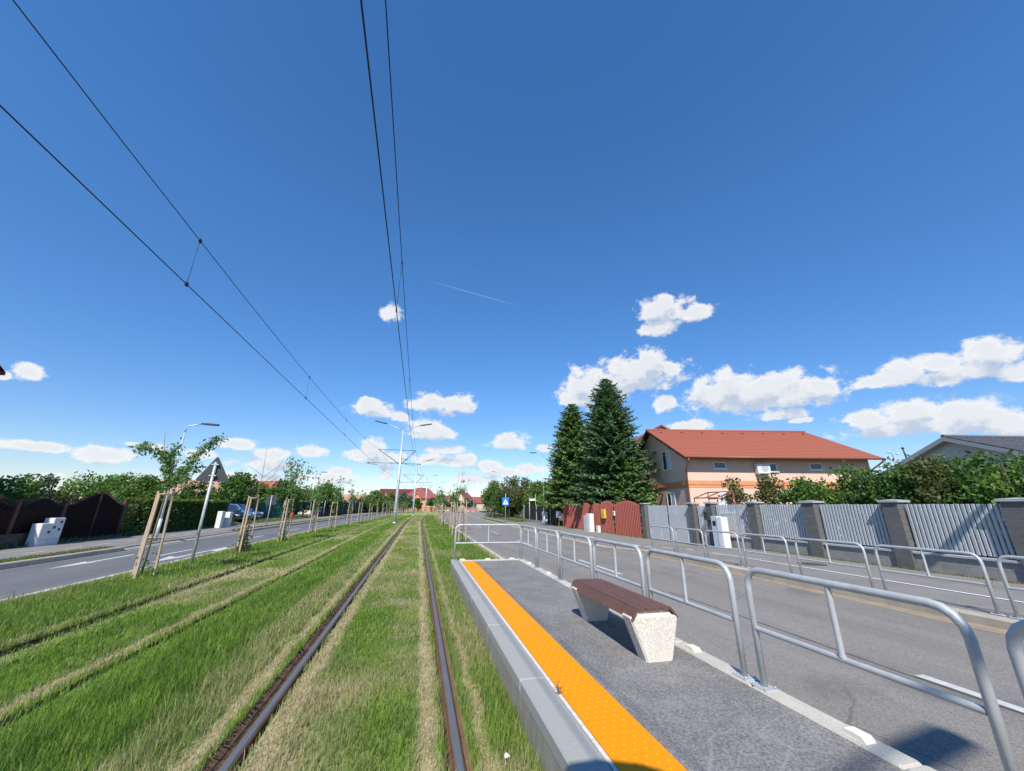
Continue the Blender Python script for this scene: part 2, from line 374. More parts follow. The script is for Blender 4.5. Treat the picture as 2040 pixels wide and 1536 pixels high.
# kerbs
b = MB(); sweep(b, [(-6.90,-.2),(-6.72,-.2),(-6.72,.025),(-6.88,.025),(-6.90,.01)][::-1], -6, YEND, brk=1.0)
struct('median_kerb', b, M['kerb'])
b = MB(); sweep(b, [(2.66,-.2),(2.84,-.2),(2.84,.02),(2.82,.04),(2.66,.04)][::-1], 10.72, YEND, brk=1.0)
struct('verge_kerb', b, M['kerb'])
b = MB()
pr = [(-10.40,-.2),(-10.24,-.2),(-10.24,.10),(-10.26,.12),(-10.40,.12)][::-1]
sweep(b, pr, -6, 17.6, brk=1.0); sweep(b, pr, 27.4, YEND, brk=1.0)
sweep(b, [(-10.40,-.2),(-10.24,-.2),(-10.24,-.005),(-10.40,.1)][::-1], 17.61, 27.39, brk=1.0)
struct('left_kerb', b, M['kerb_dusty'])
b = MB()
sweep(b, [(8.52,-.3),(8.70,-.3),(8.70,.012),(8.55,.012),(8.52,-.015)][::-1], -6, 38, zoff=lambda Y: float(zs(Y)), brk=1.0)
sweep(b, [(8.52,-.3),(8.70,-.3),(8.70,.01),(8.52,-.06)][::-1], 38.02, 42.5, zoff=lambda Y: float(zs(Y)))
sweep(b, [(8.52,-.3),(8.70,-.3),(8.70,.012),(8.55,.012),(8.52,-.015)][::-1], 42.52, YEND, zoff=lambda Y: float(zs(Y)))
struct('right_kerb', b, M['kerb_dusty'])
b = MB()
def gut(t, Y): return RZ(t, Y)+.003
ys = ylist(-6, 60); vs = []
for Y in ys:
    k = 8.22+.06*sin(Y*.9)+.04*sin(Y*2.3); vs += [(float(warp(k,Y)),Y,gut(k,Y)), (float(warp(8.53,Y)),Y,gut(8.53,Y))]
b.add(vs, [(2*i,2*i+1,2*i+3,2*i+2) for i in range(len(ys)-1)])
b.build('gutter_dust', mat('gutter_dust', (.30,.235,.165), .95, n=.2, scale=3, detail=8, speck=.2, speck_scale=90), road_r)
sheet('left_grass_strip', -10.94, -10.41, lambda t,Y: .104, -6, 17.5, M['ground'], 2, kind='structure')

# ------------------------------------------------------------------ median ground with the track trenches
TR = [(-1.09,.125,.075,-.075), (.40,.08,.075,-.06), (-4.43,.085,.06,-.15), (-3.00,.02,.04,-.10)]  # rail t, trench left, right width, depth
def zone(t, Y):
    """dryness, soil and blade height of the median turf"""
    n1 = fbm(t*1.3+5, Y*.55+3, 3); n2 = fbm(t*4+50, Y*3+9, 3); n3 = fbm(t*.5+90, Y*.9, 2)
    wob = .05*(n2-.5)*2
    def band(c, w): return np.exp(-((t-c+wob)/w)**2)
    dry = .10+.5*np.clip(n1-.5, 0, 1); h = np.full(np.shape(t), .075)
    ing = sstep(-1.0,-.85,t)*(1-sstep(.28,.34,t))
    dry = np.where(ing > .5, .43+1.0*(n1-.5)+.7*(n3-.5)+.25*np.exp(-((np.mod(Y+.4*n2,3.1)-1.5)/.25)**2), dry); h = np.where(ing > .5, .055, h)
    tr2 = (t > -4.4)&(t < -3.05)
    dry = np.where(tr2, .24+1.0*(n1-.5)+.3*(n3-.5), dry); h = np.where(tr2, .05, h)
    lush = sstep(-2.95,-2.75,t)*(1-sstep(-1.75,-1.4,t)); dry = dry*(1-lush)+lush*(.04+.5*np.clip(n1-.55,0,1)); h = h*(1-lush)+lush*.085
    pale = sstep(-2.0,-1.75,t)*(1-sstep(-1.4,-1.25,t)); dry = np.maximum(dry, pale*(.15+.6*n2))
    rt = (t > .5)&(Y < 10.7); dry = np.where(rt, .30+1.1*(n1-.45), dry); h = np.where(rt, .07, h)
    rt2 = (t > .5)&(Y >= 10.7); dry = np.where(rt2, .12+.6*np.clip(n1-.5,0,1), dry); h = np.where(rt2, .11, h)
    dry = np.maximum(dry, (Y > 10.7)*np.exp(-((t-2.62)/.22)**2)*sstep(10,11,Y)*(1-sstep(16,26,Y))*.95)
    dry = np.maximum(dry, np.exp(-((t+6.6)/.18)**2)*.55)
    h = np.where(((t > -4.33)&(t < -4.08))|((t > -2.93)&(t < -2.70)), h*.38, h)
    for c_, w_, a_ in ((-4.68,.10,.75), (-3.16,.10,.95), (-1.35,.10,.9), (-.92,.10,1.), (.20,.09,1.), (.60,.06,.85), (-4.26,.05,.5)):
        bb = band(c_, w_)*a_; dry = np.maximum(dry, bb); h = np.where(bb > .45, .032, h)
    dry = dry+.30*sstep(.60,.72,fbm(t*.8+200,Y*.35+77,3))*(dry < .5)-.12*sstep(.62,.7,n2)
    dry = np.clip(dry, 0, 1)
    soil = np.zeros(np.shape(t))
    for c_, a_, d_, _z in TR:
        soil = np.maximum(soil, ((t > c_-a_-(.024 if c_ > -2 else .021)) & (t < c_+d_+.006))*1.)
    return dry, soil, h, n1, n2
G_GREEN = np.array([.195,.300,.042]); G_DEEP = np.array([.112,.215,.028]); G_DRY = np.array([.54,.45,.26]); G_SOIL = np.array([.17,.105,.065])
def turf_col(t, Y, blade=False):
    dry, soil, h, n1, n2 = zone(t, Y)
    k = np.clip(1.6*(n2-.2), 0, 1)[..., None]; g = G_GREEN*k+G_DEEP*(1-k)
    if blade:
        r = RNG.random(np.shape(t)); d = np.clip(dry+(r-.5)*.5, 0, 1); d = (d*d*(3-2*d))[..., None]
        far = sstep(8, 50, Y)[..., None]*.0
        return (g*(.8+.5*RNG.random(np.shape(t))[..., None])*(1-d)+G_DRY*(.75+.4*RNG.random(np.shape(t))[..., None])*d), h, soil
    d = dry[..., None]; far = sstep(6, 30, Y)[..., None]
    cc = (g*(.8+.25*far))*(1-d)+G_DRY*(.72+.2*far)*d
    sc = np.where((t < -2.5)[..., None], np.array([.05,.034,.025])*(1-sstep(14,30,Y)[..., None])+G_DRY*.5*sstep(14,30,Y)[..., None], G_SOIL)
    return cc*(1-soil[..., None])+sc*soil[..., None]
ts = set(np.round(np.arange(-6.74, 2.70, .09), 3)); 
for c_, a_, d_, _z in TR:
    ts = {t for t in ts if not (c_-a_-.03 < t < c_+d_+.03)}
    ts |= {c_-a_-.02, c_-a_, c_, c_+d_, c_+d_+.02}
ts = np.array(sorted(ts)); ys = [-4.]
while ys[-1] < YEND: ys.append(ys[-1]+max(.10, .012*abs(ys[-1])))
ys = np.array(ys); T, Yg = np.meshgrid(ts, ys)
Z = .012*(fbm(T*3, Yg*3, 2)-.5)+.0
for c_, a_, d_, z_ in TR: Z = np.where((T > c_-a_-.005) & (T < c_+d_+.005), z_+.02*(fbm(T*14, Yg*5, 2)-.5), Z)
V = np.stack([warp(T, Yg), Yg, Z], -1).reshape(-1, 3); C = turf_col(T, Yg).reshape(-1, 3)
n = len(ts); ii, jj = np.meshgrid(np.arange(len(ys)-1), np.arange(n-1), indexing='ij')
F = np.stack([ii*n+jj, ii*n+jj+1, (ii+1)*n+jj+1, (ii+1)*n+jj], -1).reshape(-1, 4)
tm = (ts[jj]+ts[jj+1])/2; ym = ys[ii]
keep = ~((tm > .94) & (ym < 10.45)).reshape(-1)
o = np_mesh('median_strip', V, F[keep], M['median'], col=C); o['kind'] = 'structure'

# grass blades: one mass of turf
def blades(N, t0, t1, Y0, Y1, wid, hs=1.0, lean=.45):
    t = RNG.uniform(t0, t1, N); Y = RNG.uniform(Y0, Y1, N)
    c, h, soil = turf_col(t, Y, True)
    for c_, a_, d_, z_ in TR: soil = np.where((t > c_-a_-.004) & (t < c_+d_+.004), 1., soil*0 if c_ == -1.09 else soil)
    ok = (soil < .5) & ~((t > .905) & (Y < 10.72)); 
    clump = fbm(t*6, Y*6, 2); h = h*hs*(.45+1.0*RNG.random(N))*(.72+.5*clump)
    ok &= RNG.random(N) < .55+.9*clump
    t, Y, c, h = t[ok], Y[ok], c[ok], h[ok]; N = len(t)
    a = RNG.uniform(0, 2*pi, N); ux, uy = np.cos(a), np.sin(a); ld = RNG.uniform(0, 2*pi, N); lm = h*lean*RNG.random(N)*1.6
    lx, ly = np.cos(ld)*lm, np.sin(ld)*lm; w = wid*(.6+.8*RNG.random(N))
    X = warp(t, Y)
    P = np.zeros((N, 5, 3))
    P[:,0] = np.c_[X-ux*w/2, Y-uy*w/2, np.full(N,-.012)]; P[:,1] = np.c_[X+ux*w/2, Y+uy*w/2, np.full(N,-.012)]
    P[:,2] = np.c_[X+ux*w*.4+lx*.35, Y+uy*w*.4+ly*.35, h*.6]; P[:,3] = np.c_[X-ux*w*.4+lx*.35, Y-uy*w*.4+ly*.35, h*.6]
    P[:,4] = np.c_[X+lx, Y+ly, h]
    i = np.arange(N)[:, None]*5
    tri = np.concatenate([i+np.array([0,1,2]), i+np.array([0,2,3]), i+np.array([3,2,4])])
    return P.reshape(-1,3), tri, np.repeat(c, 5, 0)
def grass(name, specs):
    Vs, Fs, Cs = [], [], []; o = 0
    for sp in specs:
        v, f, c = blades(*sp); Vs.append(v); Fs.append(f+o); Cs.append(c); o += len(v)
    return np_mesh(name, np.concatenate(Vs), np.concatenate(Fs), M['blade'], col=np.concatenate(Cs))
g = grass('grass', [
    (120000, -6.7, .92, 2.3, 5.5, .0058), (110000, -6.7, .92, 5.5, 10.7, .0095),
    (60000, -6.7, 2.62, 10.7, 20, .017), (45000, -6.7, 2.62, 20, 36, .030), (26000, -6.7, 2.62, 36, 70, .055),
    (5000, -2.9, -1.6, 2.3, 7, .006, 1.5, .35), (2500, .5, .9, 2.5, 10.5, .007, 1.4, .35), (2500, -6.7, -4.7, 5, 20, .012, 1.8, .3)])
g['kind'] = 'stuff'; g['label'] = 'green and straw coloured turf growing between and beside the tram rails'; g['category'] = 'grass'
def vergeblades(N, t0, t1, Y0, Y1, wid, hh, zf, cg):
    t = RNG.uniform(t0, t1, N); Y = RNG.uniform(Y0, Y1, N); h = hh*(.4+RNG.random(N)); X = warp(t, Y)
    a = RNG.uniform(0, pi, N); w = wid; z0 = zf(Y)
    P = np.zeros((N,3,3)); P[:,0] = np.c_[X-np.cos(a)*w, Y-np.sin(a)*w, z0]; P[:,1] = np.c_[X+np.cos(a)*w, Y+np.sin(a)*w, z0]
    P[:,2] = np.c_[X+RNG.normal(0,.4,N)*h, Y+RNG.normal(0,.4,N)*h, z0+h]
    d = RNG.random(N)[:,None]**2*.8; c = np.array(cg)*(.7+.6*RNG.random(N)[:,None])*(1-d)+G_DRY*.7*d
    return P.reshape(-1,3), np.arange(N*3).reshape(N,3), np.repeat(c,3,0)
Vs, Fs, Cs, o_ = [], [], [], 0
for sp in [(9000,-10.92,-10.43,7,17.5,.012,.06,lambda Y: .1+0*Y,(.12,.17,.04)), (5000,-10.92,-10.43,27.5,60,.03,.09,lambda Y: .09+0*Y,(.12,.17,.04)),
           (7000,-16.5,-13.6,33,50,.035,.14,lambda Y: .08+0*Y,(.16,.24,.05)), (3500,-13.9,-13.6,15,50,.03,.16,lambda Y: .08+0*Y,(.10,.16,.04)),
           (2500,8.75,9.3,43,60,.03,.08,lambda Y: zs(Y),(.12,.17,.04)), (9000,11.2,14.5,46,75,.05,.3,lambda Y: zs(Y)-.02,(.13,.2,.04)),
           (1500,13.0,13.18,6,13.5,.01,.05,lambda Y: zs(Y),(.12,.17,.04)), (400,12.95,13.18,21.5,35,.02,.1,lambda Y: zs(Y),(.10,.18,.04))]:
    v, f, c = vergeblades(*sp); Vs.append(v); Fs.append(f+o_); Cs.append(c); o_ += len(v)
g = np_mesh('grass', np.concatenate(Vs), np.concatenate(Fs), M['blade'], col=np.concatenate(Cs))
g['kind'] = 'stuff'; g['label'] = 'short weedy grass along the pavement edges and fences'; g['category'] = 'grass'

# rails
def rail(t, z, label, top='rail'):
    b = MB(); h = [(-.035,-.012),(-.028,0),(.028,0),(.035,-.012),(.035,-.045),(.012,-.06),(.012,-.14),(-.012,-.14),(-.012,-.06),(-.035,-.045)]
    o = thing('tram_rail', label, 'rail', (t, 0, z))
    hd = [(t+x, zz+z) for x, zz in [(-.026,-.006),(-.020,0),(.020,0),(.026,-.006)]]
    sweep(b, hd[::-1], -4, YEND); b.build('running_surface', M[top], o, True)
    b = MB(); sweep(b, [(t+x, zz+z) for x, zz in [(-.036,-.045),(-.036,-.015),(-.0262,-.0065),(.0262,-.0065),(.036,-.015),(.036,-.045),(.014,-.06),(.014,-.15),(-.014,-.15),(-.014,-.06)]], -4, YEND)
    b.build('rail_web', M['rust'], o, True)
rail(-1.09, .005, 'polished tram rail in a brown gap beside the long lush grass')
rail(.40, .005, 'polished tram rail nearest the concrete platform edge')
rail(-4.43, -.10, 'sunken tram rail in a dark slit beside the staked young trees', 'rust')
rail(-3.00, -.095, 'sunken tram rail almost hidden beside a straw coloured strip', 'rust')
bm_ = MB()
# ------------------------------------------------------------------ platform
plat = thing('platform', 'low tram stop platform', 'platform', (1.85, 5, 0)); del plat['label']; del plat['category']; plat['kind'] = 'structure'
PX0, PY1 = .905, 10.50
b = MB(); b.box(1.50, 2.64, -4, PY1-.1, -.2, .300); b.build('asphalt_surface', M['asphalt_platform'], plat, True)
b = MB(); y = -4.0
while y < PY1-.05:
    y1 = min(y+1.5, PY1); b.cbox(PX0, 1.12, y+.003, y1-.003, .21, .302, .012); y = y1
b.build('edge_slab', M['concrete'], plat, True)
b = MB(); b.box(PX0+.003, 1.13, -4, PY1-.004, -.2, .209); b.build('edge_wall', M['stain'], plat, True)
b = MB(); b.box(1.122, 1.148, -4, PY1-.1, .1, .297); b.build('joint', mat('pale_joint', (.62,.60,.54), .9, n=.25, scale=20, bump=.4), plat, True)
b = MB(); y = -4.0
while y < PY1-.1:
    y1 = min(y+.4, PY1-.1); b.box(1.15, 1.498, y, y1-.005, .1, .304)
    y = y1
nd = 8
for r in range(int((10.3-1.6)/.062)):
    for k in range(5):
        yy = 1.6+r*.062; xx = 1.185+k*.068+(.034 if r % 2 else 0)
        if xx > 1.475: continue
        R_d = .0145; vs = []
        for rr, zz in ((1,.303),(.75,.3075),(.35,.3095)):
            for q in range(nd): vs.append((xx+R_d*rr*cos(2*pi*q/nd), yy+R_d*rr*sin(2*pi*q/nd), zz))
        fs = [(i*nd+q, i*nd+(q+1)%nd, (i+1)*nd+(q+1)%nd, (i+1)*nd+q) for i in (0,1) for q in range(nd)]+[tuple(2*nd+q for q in range(nd))]
        b.add(vs, fs, True)
b.build('tactile_strip', M['orange'], plat, True)
b = MB(); y = -4.0
while y < PY1-.15:
    y1 = min(y+1.0, PY1-.02); b.cbox(2.642, 2.80, y+.003, y1-.003, -.2, .315, .012); y = y1
b.cbox(1.13, 2.79, PY1-.016, PY1+.10, -.2, .312, .01); b.cbox(PX0+.01, 1.128, PY1+.002, PY1+.10, -.2, .30, .01)
b.build('back_kerb', M['kerb'], plat, True)
# kerb reflectors
first = None
for i, (x, y, r, lb) in enumerate([(2.71,2.27,0,'cream kerb reflector block nearest the camera on the back kerb'), (2.72,3.77,0,'cream kerb reflector block on the kerb in front of the bench end'), (2.72,5.24,0,'cream kerb reflector block on the kerb behind the far bench leg'),
        (2.72,6.72,0,'cream kerb reflector block on the back kerb just past the bench'), (2.72,8.22,0,'cream kerb reflector block on the back kerb at the second railing frame from the corner'), (2.72,9.69,0,'cream kerb reflector block on the back kerb at the corner railing frame'),
        (1.20,10.54,1,'cream kerb reflector block on the end kerb beside the orange strip'), (1.86,10.54,1,'cream kerb reflector block in the middle of the end kerb'), (2.5,10.54,1,'cream kerb reflector block on the end kerb near the corner post')]):
    if first is None:
        b = MB(); b.prism([(-.075,0),(.075,0),(.05,.028),(-.05,.028)], -.04, .04, YZ)
        b.box(-.022,.022,-.01,.01,.0285,.0305)
        first = b.build('kerb_reflector', M['reflector']); o = first
    else: o = first.copy(); COL.objects.link(o)
    o.location = (x, y, .315); o.rotation_euler = (0,0,pi/2*r); tag(o, lb, 'reflector', 'reflectors on the platform kerb')

# ------------------------------------------------------------------ railings
def railing_frame(W, H, label, loc, rz, group):
    """frame in the local y-z plane from y=0 to W"""
    root = thing('railing_frame', label, 'railing', loc, rz, group); r = .0240; rc = .13
    pts = [(0,0,0),(0,0,H-rc)]+[(0, rc-rc*cos(q), H-rc+rc*sin(q)) for q in (pi/8,pi/4,3*pi/8)]+[(0,rc,H)]
    pts += [(0,W-rc,H)]+[(0, W-rc+rc*sin(q), H-rc+rc*cos(q)) for q in (pi/8,pi/4,3*pi/8)]+[(0,W,H-rc),(0,W,0)]
    b = MB(); b.tube(pts, r, 14); b.build('top_tube', M['galv'], root)
    b = MB(); b.tube([(0,r*.8,H*.48),(0,W-r*.8,H*.48)], r*.8, 12, cap=False); b.build('mid_rail', M['galv'], root)
    b = MB(); b.tube([(0,W*.5,H*.48+r*.6),(0,W*.5,H-r*.7)], r*.75, 12, cap=False)
    b.tube([(0,W*.5,H*.48+r*.5),(0,W*.5,H*.48+r*.5+.02)], r*.9, 12, cap=False); b.build('baluster', M['galv'], root)
    for yy in (0, W):
        b = MB(); b.cbox(-.06,.06,yy-.075,yy+.075,0,.010,.003)
        for sx in (-1,1):
            for sy in (-1,1): b.lathe([(.008,.01),(.008,.02),(.004,.026)], (sx*.045,yy+sy*.055,0), 6)
        b.build('base_plate', M['galv'], root)
    return root
gp = 'railing frames along the platform'
names = ['corner','second','third','fourth','fifth','sixth','seventh']
fr = [(9.04,10.36),(7.53,8.92),(6.03,7.40),(4.56,5.90),(3.13,4.42),(1.58,2.94),(.08,1.43)]
LBL = ['railing frame next to the platform corner, first of the row along the road kerb', 'railing frame second from the platform corner along the road kerb', 'railing frame third from the platform corner, just past the bench', 'railing frame directly behind the far half of the bench',
       'railing frame behind the near half of the bench', 'large railing frame in the foreground between bench and right edge', 'railing frame cut off by the right edge, nearest the camera']
railing_frame(1.74, .845, 'railing frame standing across the far end of the platform', (.99,10.53,.312), -pi/2, gp)
for (a, c), lb in zip(fr, LBL): railing_frame(c-a, .84, lb, (2.715, a, .315), 0, gp)
gp2 = 'railing frames along the far pavement'
fr2 = [(12.6,13.95),(11.1,12.45),(9.68,10.95),(8.16,9.5),(6.42,7.9),(4.7,6.2),(3.1,4.5)]
L2 = ['farthest railing frame across the road, before the white utility cabinet', 'second farthest railing frame across the road, before the narrow gate', 'railing frame across the road in front of the utility cabinet and first slat panel', 'railing frame across the road below the second slat panel',
      'railing frame across the road, second from the right end of its row', 'railing frame across the road before the rightmost slat panel', 'railing frame across the road just beyond the right edge']
for (a, c), lb in zip(fr2, L2): railing_frame(c-a, .86, lb, (8.84, a, float(zs((a+c)/2))+.005), 0, gp2)

# ------------------------------------------------------------------ bench
bench = thing('bench', 'park bench with brown wooden slats on two pale terrazzo legs on the platform', 'bench', (2.25, 4.3, .30))
def legpts(y0, y1, nm):
    b = MB(); vs = []
    for z, x0, x1, dy in ((0,-.135,.135,0),(.02,-.14,.145,.0),(.355,-.27,.235,.004),(.365,-.265,.23,-.004)):
        c_ = .018
        vs += [(x0+c_,y0-dy,z),(x1-c_,y0-dy,z),(x1,y0-dy+c_,z),(x1,y1+dy-c_,z),(x1-c_,y1+dy,z),(x0+c_,y1+dy,z),(x0,y1+dy-c_,z),(x0,y0-dy+c_,z)]
    fs = [tuple(range(7,-1,-1)), tuple(range(24,32))]
    for k in (0,8,16):
        for i in range(8): fs.append((k+i,k+(i+1)%8,k+8+(i+1)%8,k+8+i))
    b.add(vs, fs); o = b.build('leg', M['terrazzo'], bench)
    b = MB(); b.prism([(-.205,.366),(.165,.366),(.165,.372),(.13,.412),(-.185,.412),(-.215,.372)], y0+.012, y1-.012, XZ); b.build('seat_support', M['terrazzo_smooth'], o)
    return o
legpts(-.70, -.53, 'near'); legpts(.60, .77, 'far')
def slat(pl, y0, y1):
    b = MB(); b.prism(pl, y0, y1, XZ); return b.build('seat_slat', M['wood_brown'], bench)
sx = [-.19,-.105,-.022,.063]
for k, x0 in enumerate(sx): slat([(x0,.413),(x0+.075,.413),(x0+.078,.417),(x0+.078,.431),(x0+.073,.436),(x0+.004,.436),(x0,.432)], -.712, .80)
slat([(-.262,.345),(-.245,.340),(-.197,.418),(-.197,.430),(-.212,.434)], -.715, .80)
slat([(.235,.345),(.218,.340),(.147,.418),(.147,.430),(.162,.434)], -.705, .795)

# ------------------------------------------------------------------ litter and dry weed at the platform
b = MB(); b.add([(-.02,-.012,.0),(.018,-.016,.006),(.022,.014,.0),(-.012,.018,.012),(0,.002,.022)], [(0,1,4),(1,2,4),(2,3,4),(3,0,4)])
o = b.build('paper_scrap', M['paper']); o.location = (.70,3.05,.05); tag(o, 'small white scrap of paper in the grass by the platform wall', 'litter')
b = MB()
for k in range(9):
    a = RNG.uniform(0,2*pi); l = .06+.09*RNG.random()
    p1 = (cos(a)*l*.3, sin(a)*l*.3, l*.7); p2 = (cos(a)*l*.6, sin(a)*l*.6, l)
    b.tube([(0,0,0), p1, p2], [.002,.0015,.0008], 4)
    for q in range(4): b.tube([p1, (p1[0]+RNG.normal(0,.02), p1[1]+RNG.normal(0,.02), p1[2]+.015)], .0012, 4)
o = b.build('dry_weed', M['twig']); o.location = (1.13,3.2,.30); o.scale = (.75,.75,.65); tag(o, 'little dried weed sprouting from the platform joint', 'weed')

# ------------------------------------------------------------------ foliage
def quads(Cn, sz, asp, nrm=None, droop=0.):
    """leaf rhombs at centres"""
    N = len(Cn); d = RNG.normal(size=(N,3)); d[:,2] -= droop; d /= np.linalg.norm(d,axis=1)[:,None]
    if nrm is None: nrm = RNG.normal(size=(N,3)); 
    w = np.cross(nrm, d); w /= np.linalg.norm(w,axis=1)[:,None]+1e-9
    s = (sz*(.6+.8*RNG.random(N)))[:,None]
    P = np.stack([Cn-d*s, Cn+w*s*asp, Cn+d*s, Cn-w*s*asp], 1)
    return P.reshape(-1,3)
def leafmesh(name, Cn, sz, asp, cols, parent, mt=None, nrm=None, droop=0.):
    N = len(Cn); V = quads(Cn, sz, asp, nrm, droop); F = np.arange(N*4).reshape(N,4)
    cols = np.array(cols, float); k = RNG.integers(0, len(cols), N)
    c = cols[k]*(.75+.5*RNG.random(N))[:,None]
    return np_mesh(name, V, F, mt or M['leaf'], parent, col=np.repeat(c,4,0))
GREEN_A = [(0.0743, 0.1553, 0.0297), (0.1013, 0.189, 0.0378), (0.0607, 0.1283, 0.027)]
GREEN_B = [(0.1148, 0.2025, 0.0338), (0.135, 0.2295, 0.0405), (0.0878, 0.1688, 0.0297)]
GREEN_C = [(0.07, 0.14, 0.056), (0.084, 0.168, 0.07), (0.063, 0.126, 0.049)]
GREEN_L = [(.15,.25,.07),(.18,.28,.07),(.12,.215,.07),(.13,.22,.085)]
GREEN_Y = [(.14,.20,.03),(.11,.17,.03),(.16,.21,.04)]
GREEN_R = [(0.1105, 0.143, 0.039), (0.13, 0.1495, 0.0455), (0.169, 0.156, 0.0585), (0.091, 0.13, 0.0325)]
def clumpcrown(cl, n, holes=.0):
    """points in shells of clumps [(cx,cy,cz,rx,ry,rz)]"""
    cl = np.array(cl); w = cl[:,3]*cl[:,5]; w = w/w.sum(); k = RNG.choice(len(cl), n, p=w)
    d = RNG.normal(size=(n,3)); d /= np.linalg.norm(d,axis=1)[:,None]; r = .45+.6*RNG.random(n)**.6
    lump = 1+.22*np.sin(d[:,0]*7+k)*np.sin(d[:,1]*8+k*2)*np.sin(d[:,2]*6+k*3)*2
    return cl[k,:3]+d*cl[k,3:]*(r*lump)[:,None]
def tree(name, label, cat, loc, H, rx, n=2600, base=.25, nclump=14, ls=.13, cols=GREEN_A, ry=None, trunk_r=.11, rz=0., group=None, multi=1, top=.9, droop=.2):
    """tree or shrub: trunk with limbs, crown of leaf clumps from base*H to H"""
    ry = ry or rx; root = thing(name, label, cat, loc, rz, group); z0 = base*H; cz = (z0+H)/2; hz = (H-z0)/2
    cl = []
    for i in range(nclump):
        for _ in range(30):
            d = RNG.uniform(-1,1,3)
            if np.dot(d,d) < 1: break
        f = .78; s = RNG.uniform(.28,.46)
        taper = 1-.35*max(0,d[2]) if top > .5 else 1
        cl.append((d[0]*rx*f*taper, d[1]*ry*f*taper, cz+d[2]*hz*f, rx*s, ry*s, min(rx,hz)*s*RNG.uniform(.7,1.1)))
    C = clumpcrown(cl, n); C[:,2] = np.maximum(C[:,2], .05)
    leafmesh('crown', C, ls, .5, cols, root, droop=droop)
    b = MB()
    for m_ in range(multi):
        a = RNG.uniform(0,2*pi); o = .0 if multi == 1 else .12*rx
        bx, by = cos(a)*o, sin(a)*o; tx, ty = bx+RNG.normal(0,.08*rx), by+RNG.normal(0,.08*rx)
        b.tube([(bx,by,-.05),(bx*.8+tx*.2,by*.8+ty*.2,z0*.8+.1),(tx,ty,cz),(tx*1.2,ty*1.2,H*.85)], [trunk_r,trunk_r*.85,trunk_r*.55,trunk_r*.2], 7)
        for c_ in cl[m_::multi][:7]:
            b.tube([(tx*.5,ty*.5,z0+.15*(cz-z0)),((tx+c_[0])*.5,(ty+c_[1])*.5,(z0+c_[2])*.5),(c_[0],c_[1],c_[2])], [trunk_r*.45,trunk_r*.3,trunk_r*.1], 5)
    b.build('trunk', M['bark'], root)
    return root
def spruce(label, loc, H, R, nw, cols, rz=0., seed=1, low=.6, dens=1., lean=(0,0)):
    root = thing('spruce_tree', label, 'conifer', loc, rz, None); rg = np.random.default_rng(seed)
    b = MB(); b.tube([(0,0,-.1),(lean[0]*.5,lean[1]*.5,H*.5),(lean[0],lean[1],H)], [R*.07,R*.045,.012], 8); b.build('trunk', M['bark'], root)
    Cs, Ds, Ns, Sz = [], [], [], []
    bb = MB()
    for i in range(nw):
        f = i/(nw-1); z = low+(H-low-.15)*f**.92+rg.normal(0,.06); L = R*(1-f)**.68*(.92+.08*sin(i*2.1))+.12
        nb = int(10+7*(1-f)); ph = rg.uniform(0,6.28)
        for k in range(nb):
            a = ph+2*pi*k/nb+rg.normal(0,.15); l = L*rg.uniform(.50,1.15); lx, ly = lean[0]*z/H, lean[1]*z/H
            up = .50*f-.06; dr = -.42*(1-f)
            steps = max(3, int(l/.13)); rr = np.linspace(.08,1,steps)
            px = lx+np.cos(a)*rr*l; py = ly+np.sin(a)*rr*l; pz = z+up*rr*l+dr*l*rr*(1-.75*rr)
            if l > .9: bb.tube([(lx,ly,z),(px[steps//2],py[steps//2],pz[steps//2]),(px[-1],py[-1],pz[-1])], [.022,.014,.005], 4)
            for s in range(steps):
                tw = (.16+.42*l*(1-rr[s])*.55+.05)*rg.uniform(.7,1.2); tw = min(tw,.62)
                for sd in (-1,1,0):
                    if sd == 0 and rg.random() < .35: continue
                    an = a+sd*rg.uniform(.5,1.05); dx, dy = np.cos(an), np.sin(an); dz = rg.normal(-.30,.35)+(.28 if f > .75 else 0)
                    d = np.array([dx,dy,dz]); d /= np.linalg.norm(d)
                    c = np.array([px[s],py[s],pz[s]])+d*tw*.5
                    Cs.append(c); Ds.append(d); Sz.append(tw*.58); nn = np.array([rg.normal(0,.45),rg.normal(0,.45),1.]); Ns.append(nn)
    C = np.array(Cs); D = np.array(Ds); Nn = np.array(Ns); S_ = np.array(Sz)[:,None]
    W = np.cross(Nn, D); W /= np.linalg.norm(W,axis=1)[:,None]
    wd = .40*S_+.02
    V = np.stack([C-D*S_, C+W*wd-D*S_*.1-np.array([0,0,.03]), C+D*S_, C-W*wd-D*S_*.1-np.array([0,0,.03])],1).reshape(-1,3)
    F = np.arange(len(C)*4).reshape(-1,4); cc = np.array(cols)[rg.integers(0,len(cols),len(C))]*(.7+.6*rg.random(len(C)))[:,None]
    np_mesh('crown', V, F, M['needle'], root, col=np.repeat(cc,4,0)); bb.build('branches', M['bark'], root)
    return root
NB = [(.11,.205,.085),(.14,.24,.095),(.08,.165,.07)]; NG = [(.14,.24,.06),(.17,.27,.07),(.11,.195,.052)]
spruce('tallest dark green spruce behind the red fence', (16.1,30.5,-.12), 13.2, 4.1, 54, NB, seed=3, low=2.7)
spruce('shorter spruce to the left of the tallest one', (15.1,36,-.12), 12.2, 3.7, 46, NG, seed=5, low=2.6, lean=(-.25,0))
spruce('low broad young spruce at the house gable behind the red fence', (16.3,28.0,-.12), 5.6, 2.3, 32, NG, seed=9, low=.3)
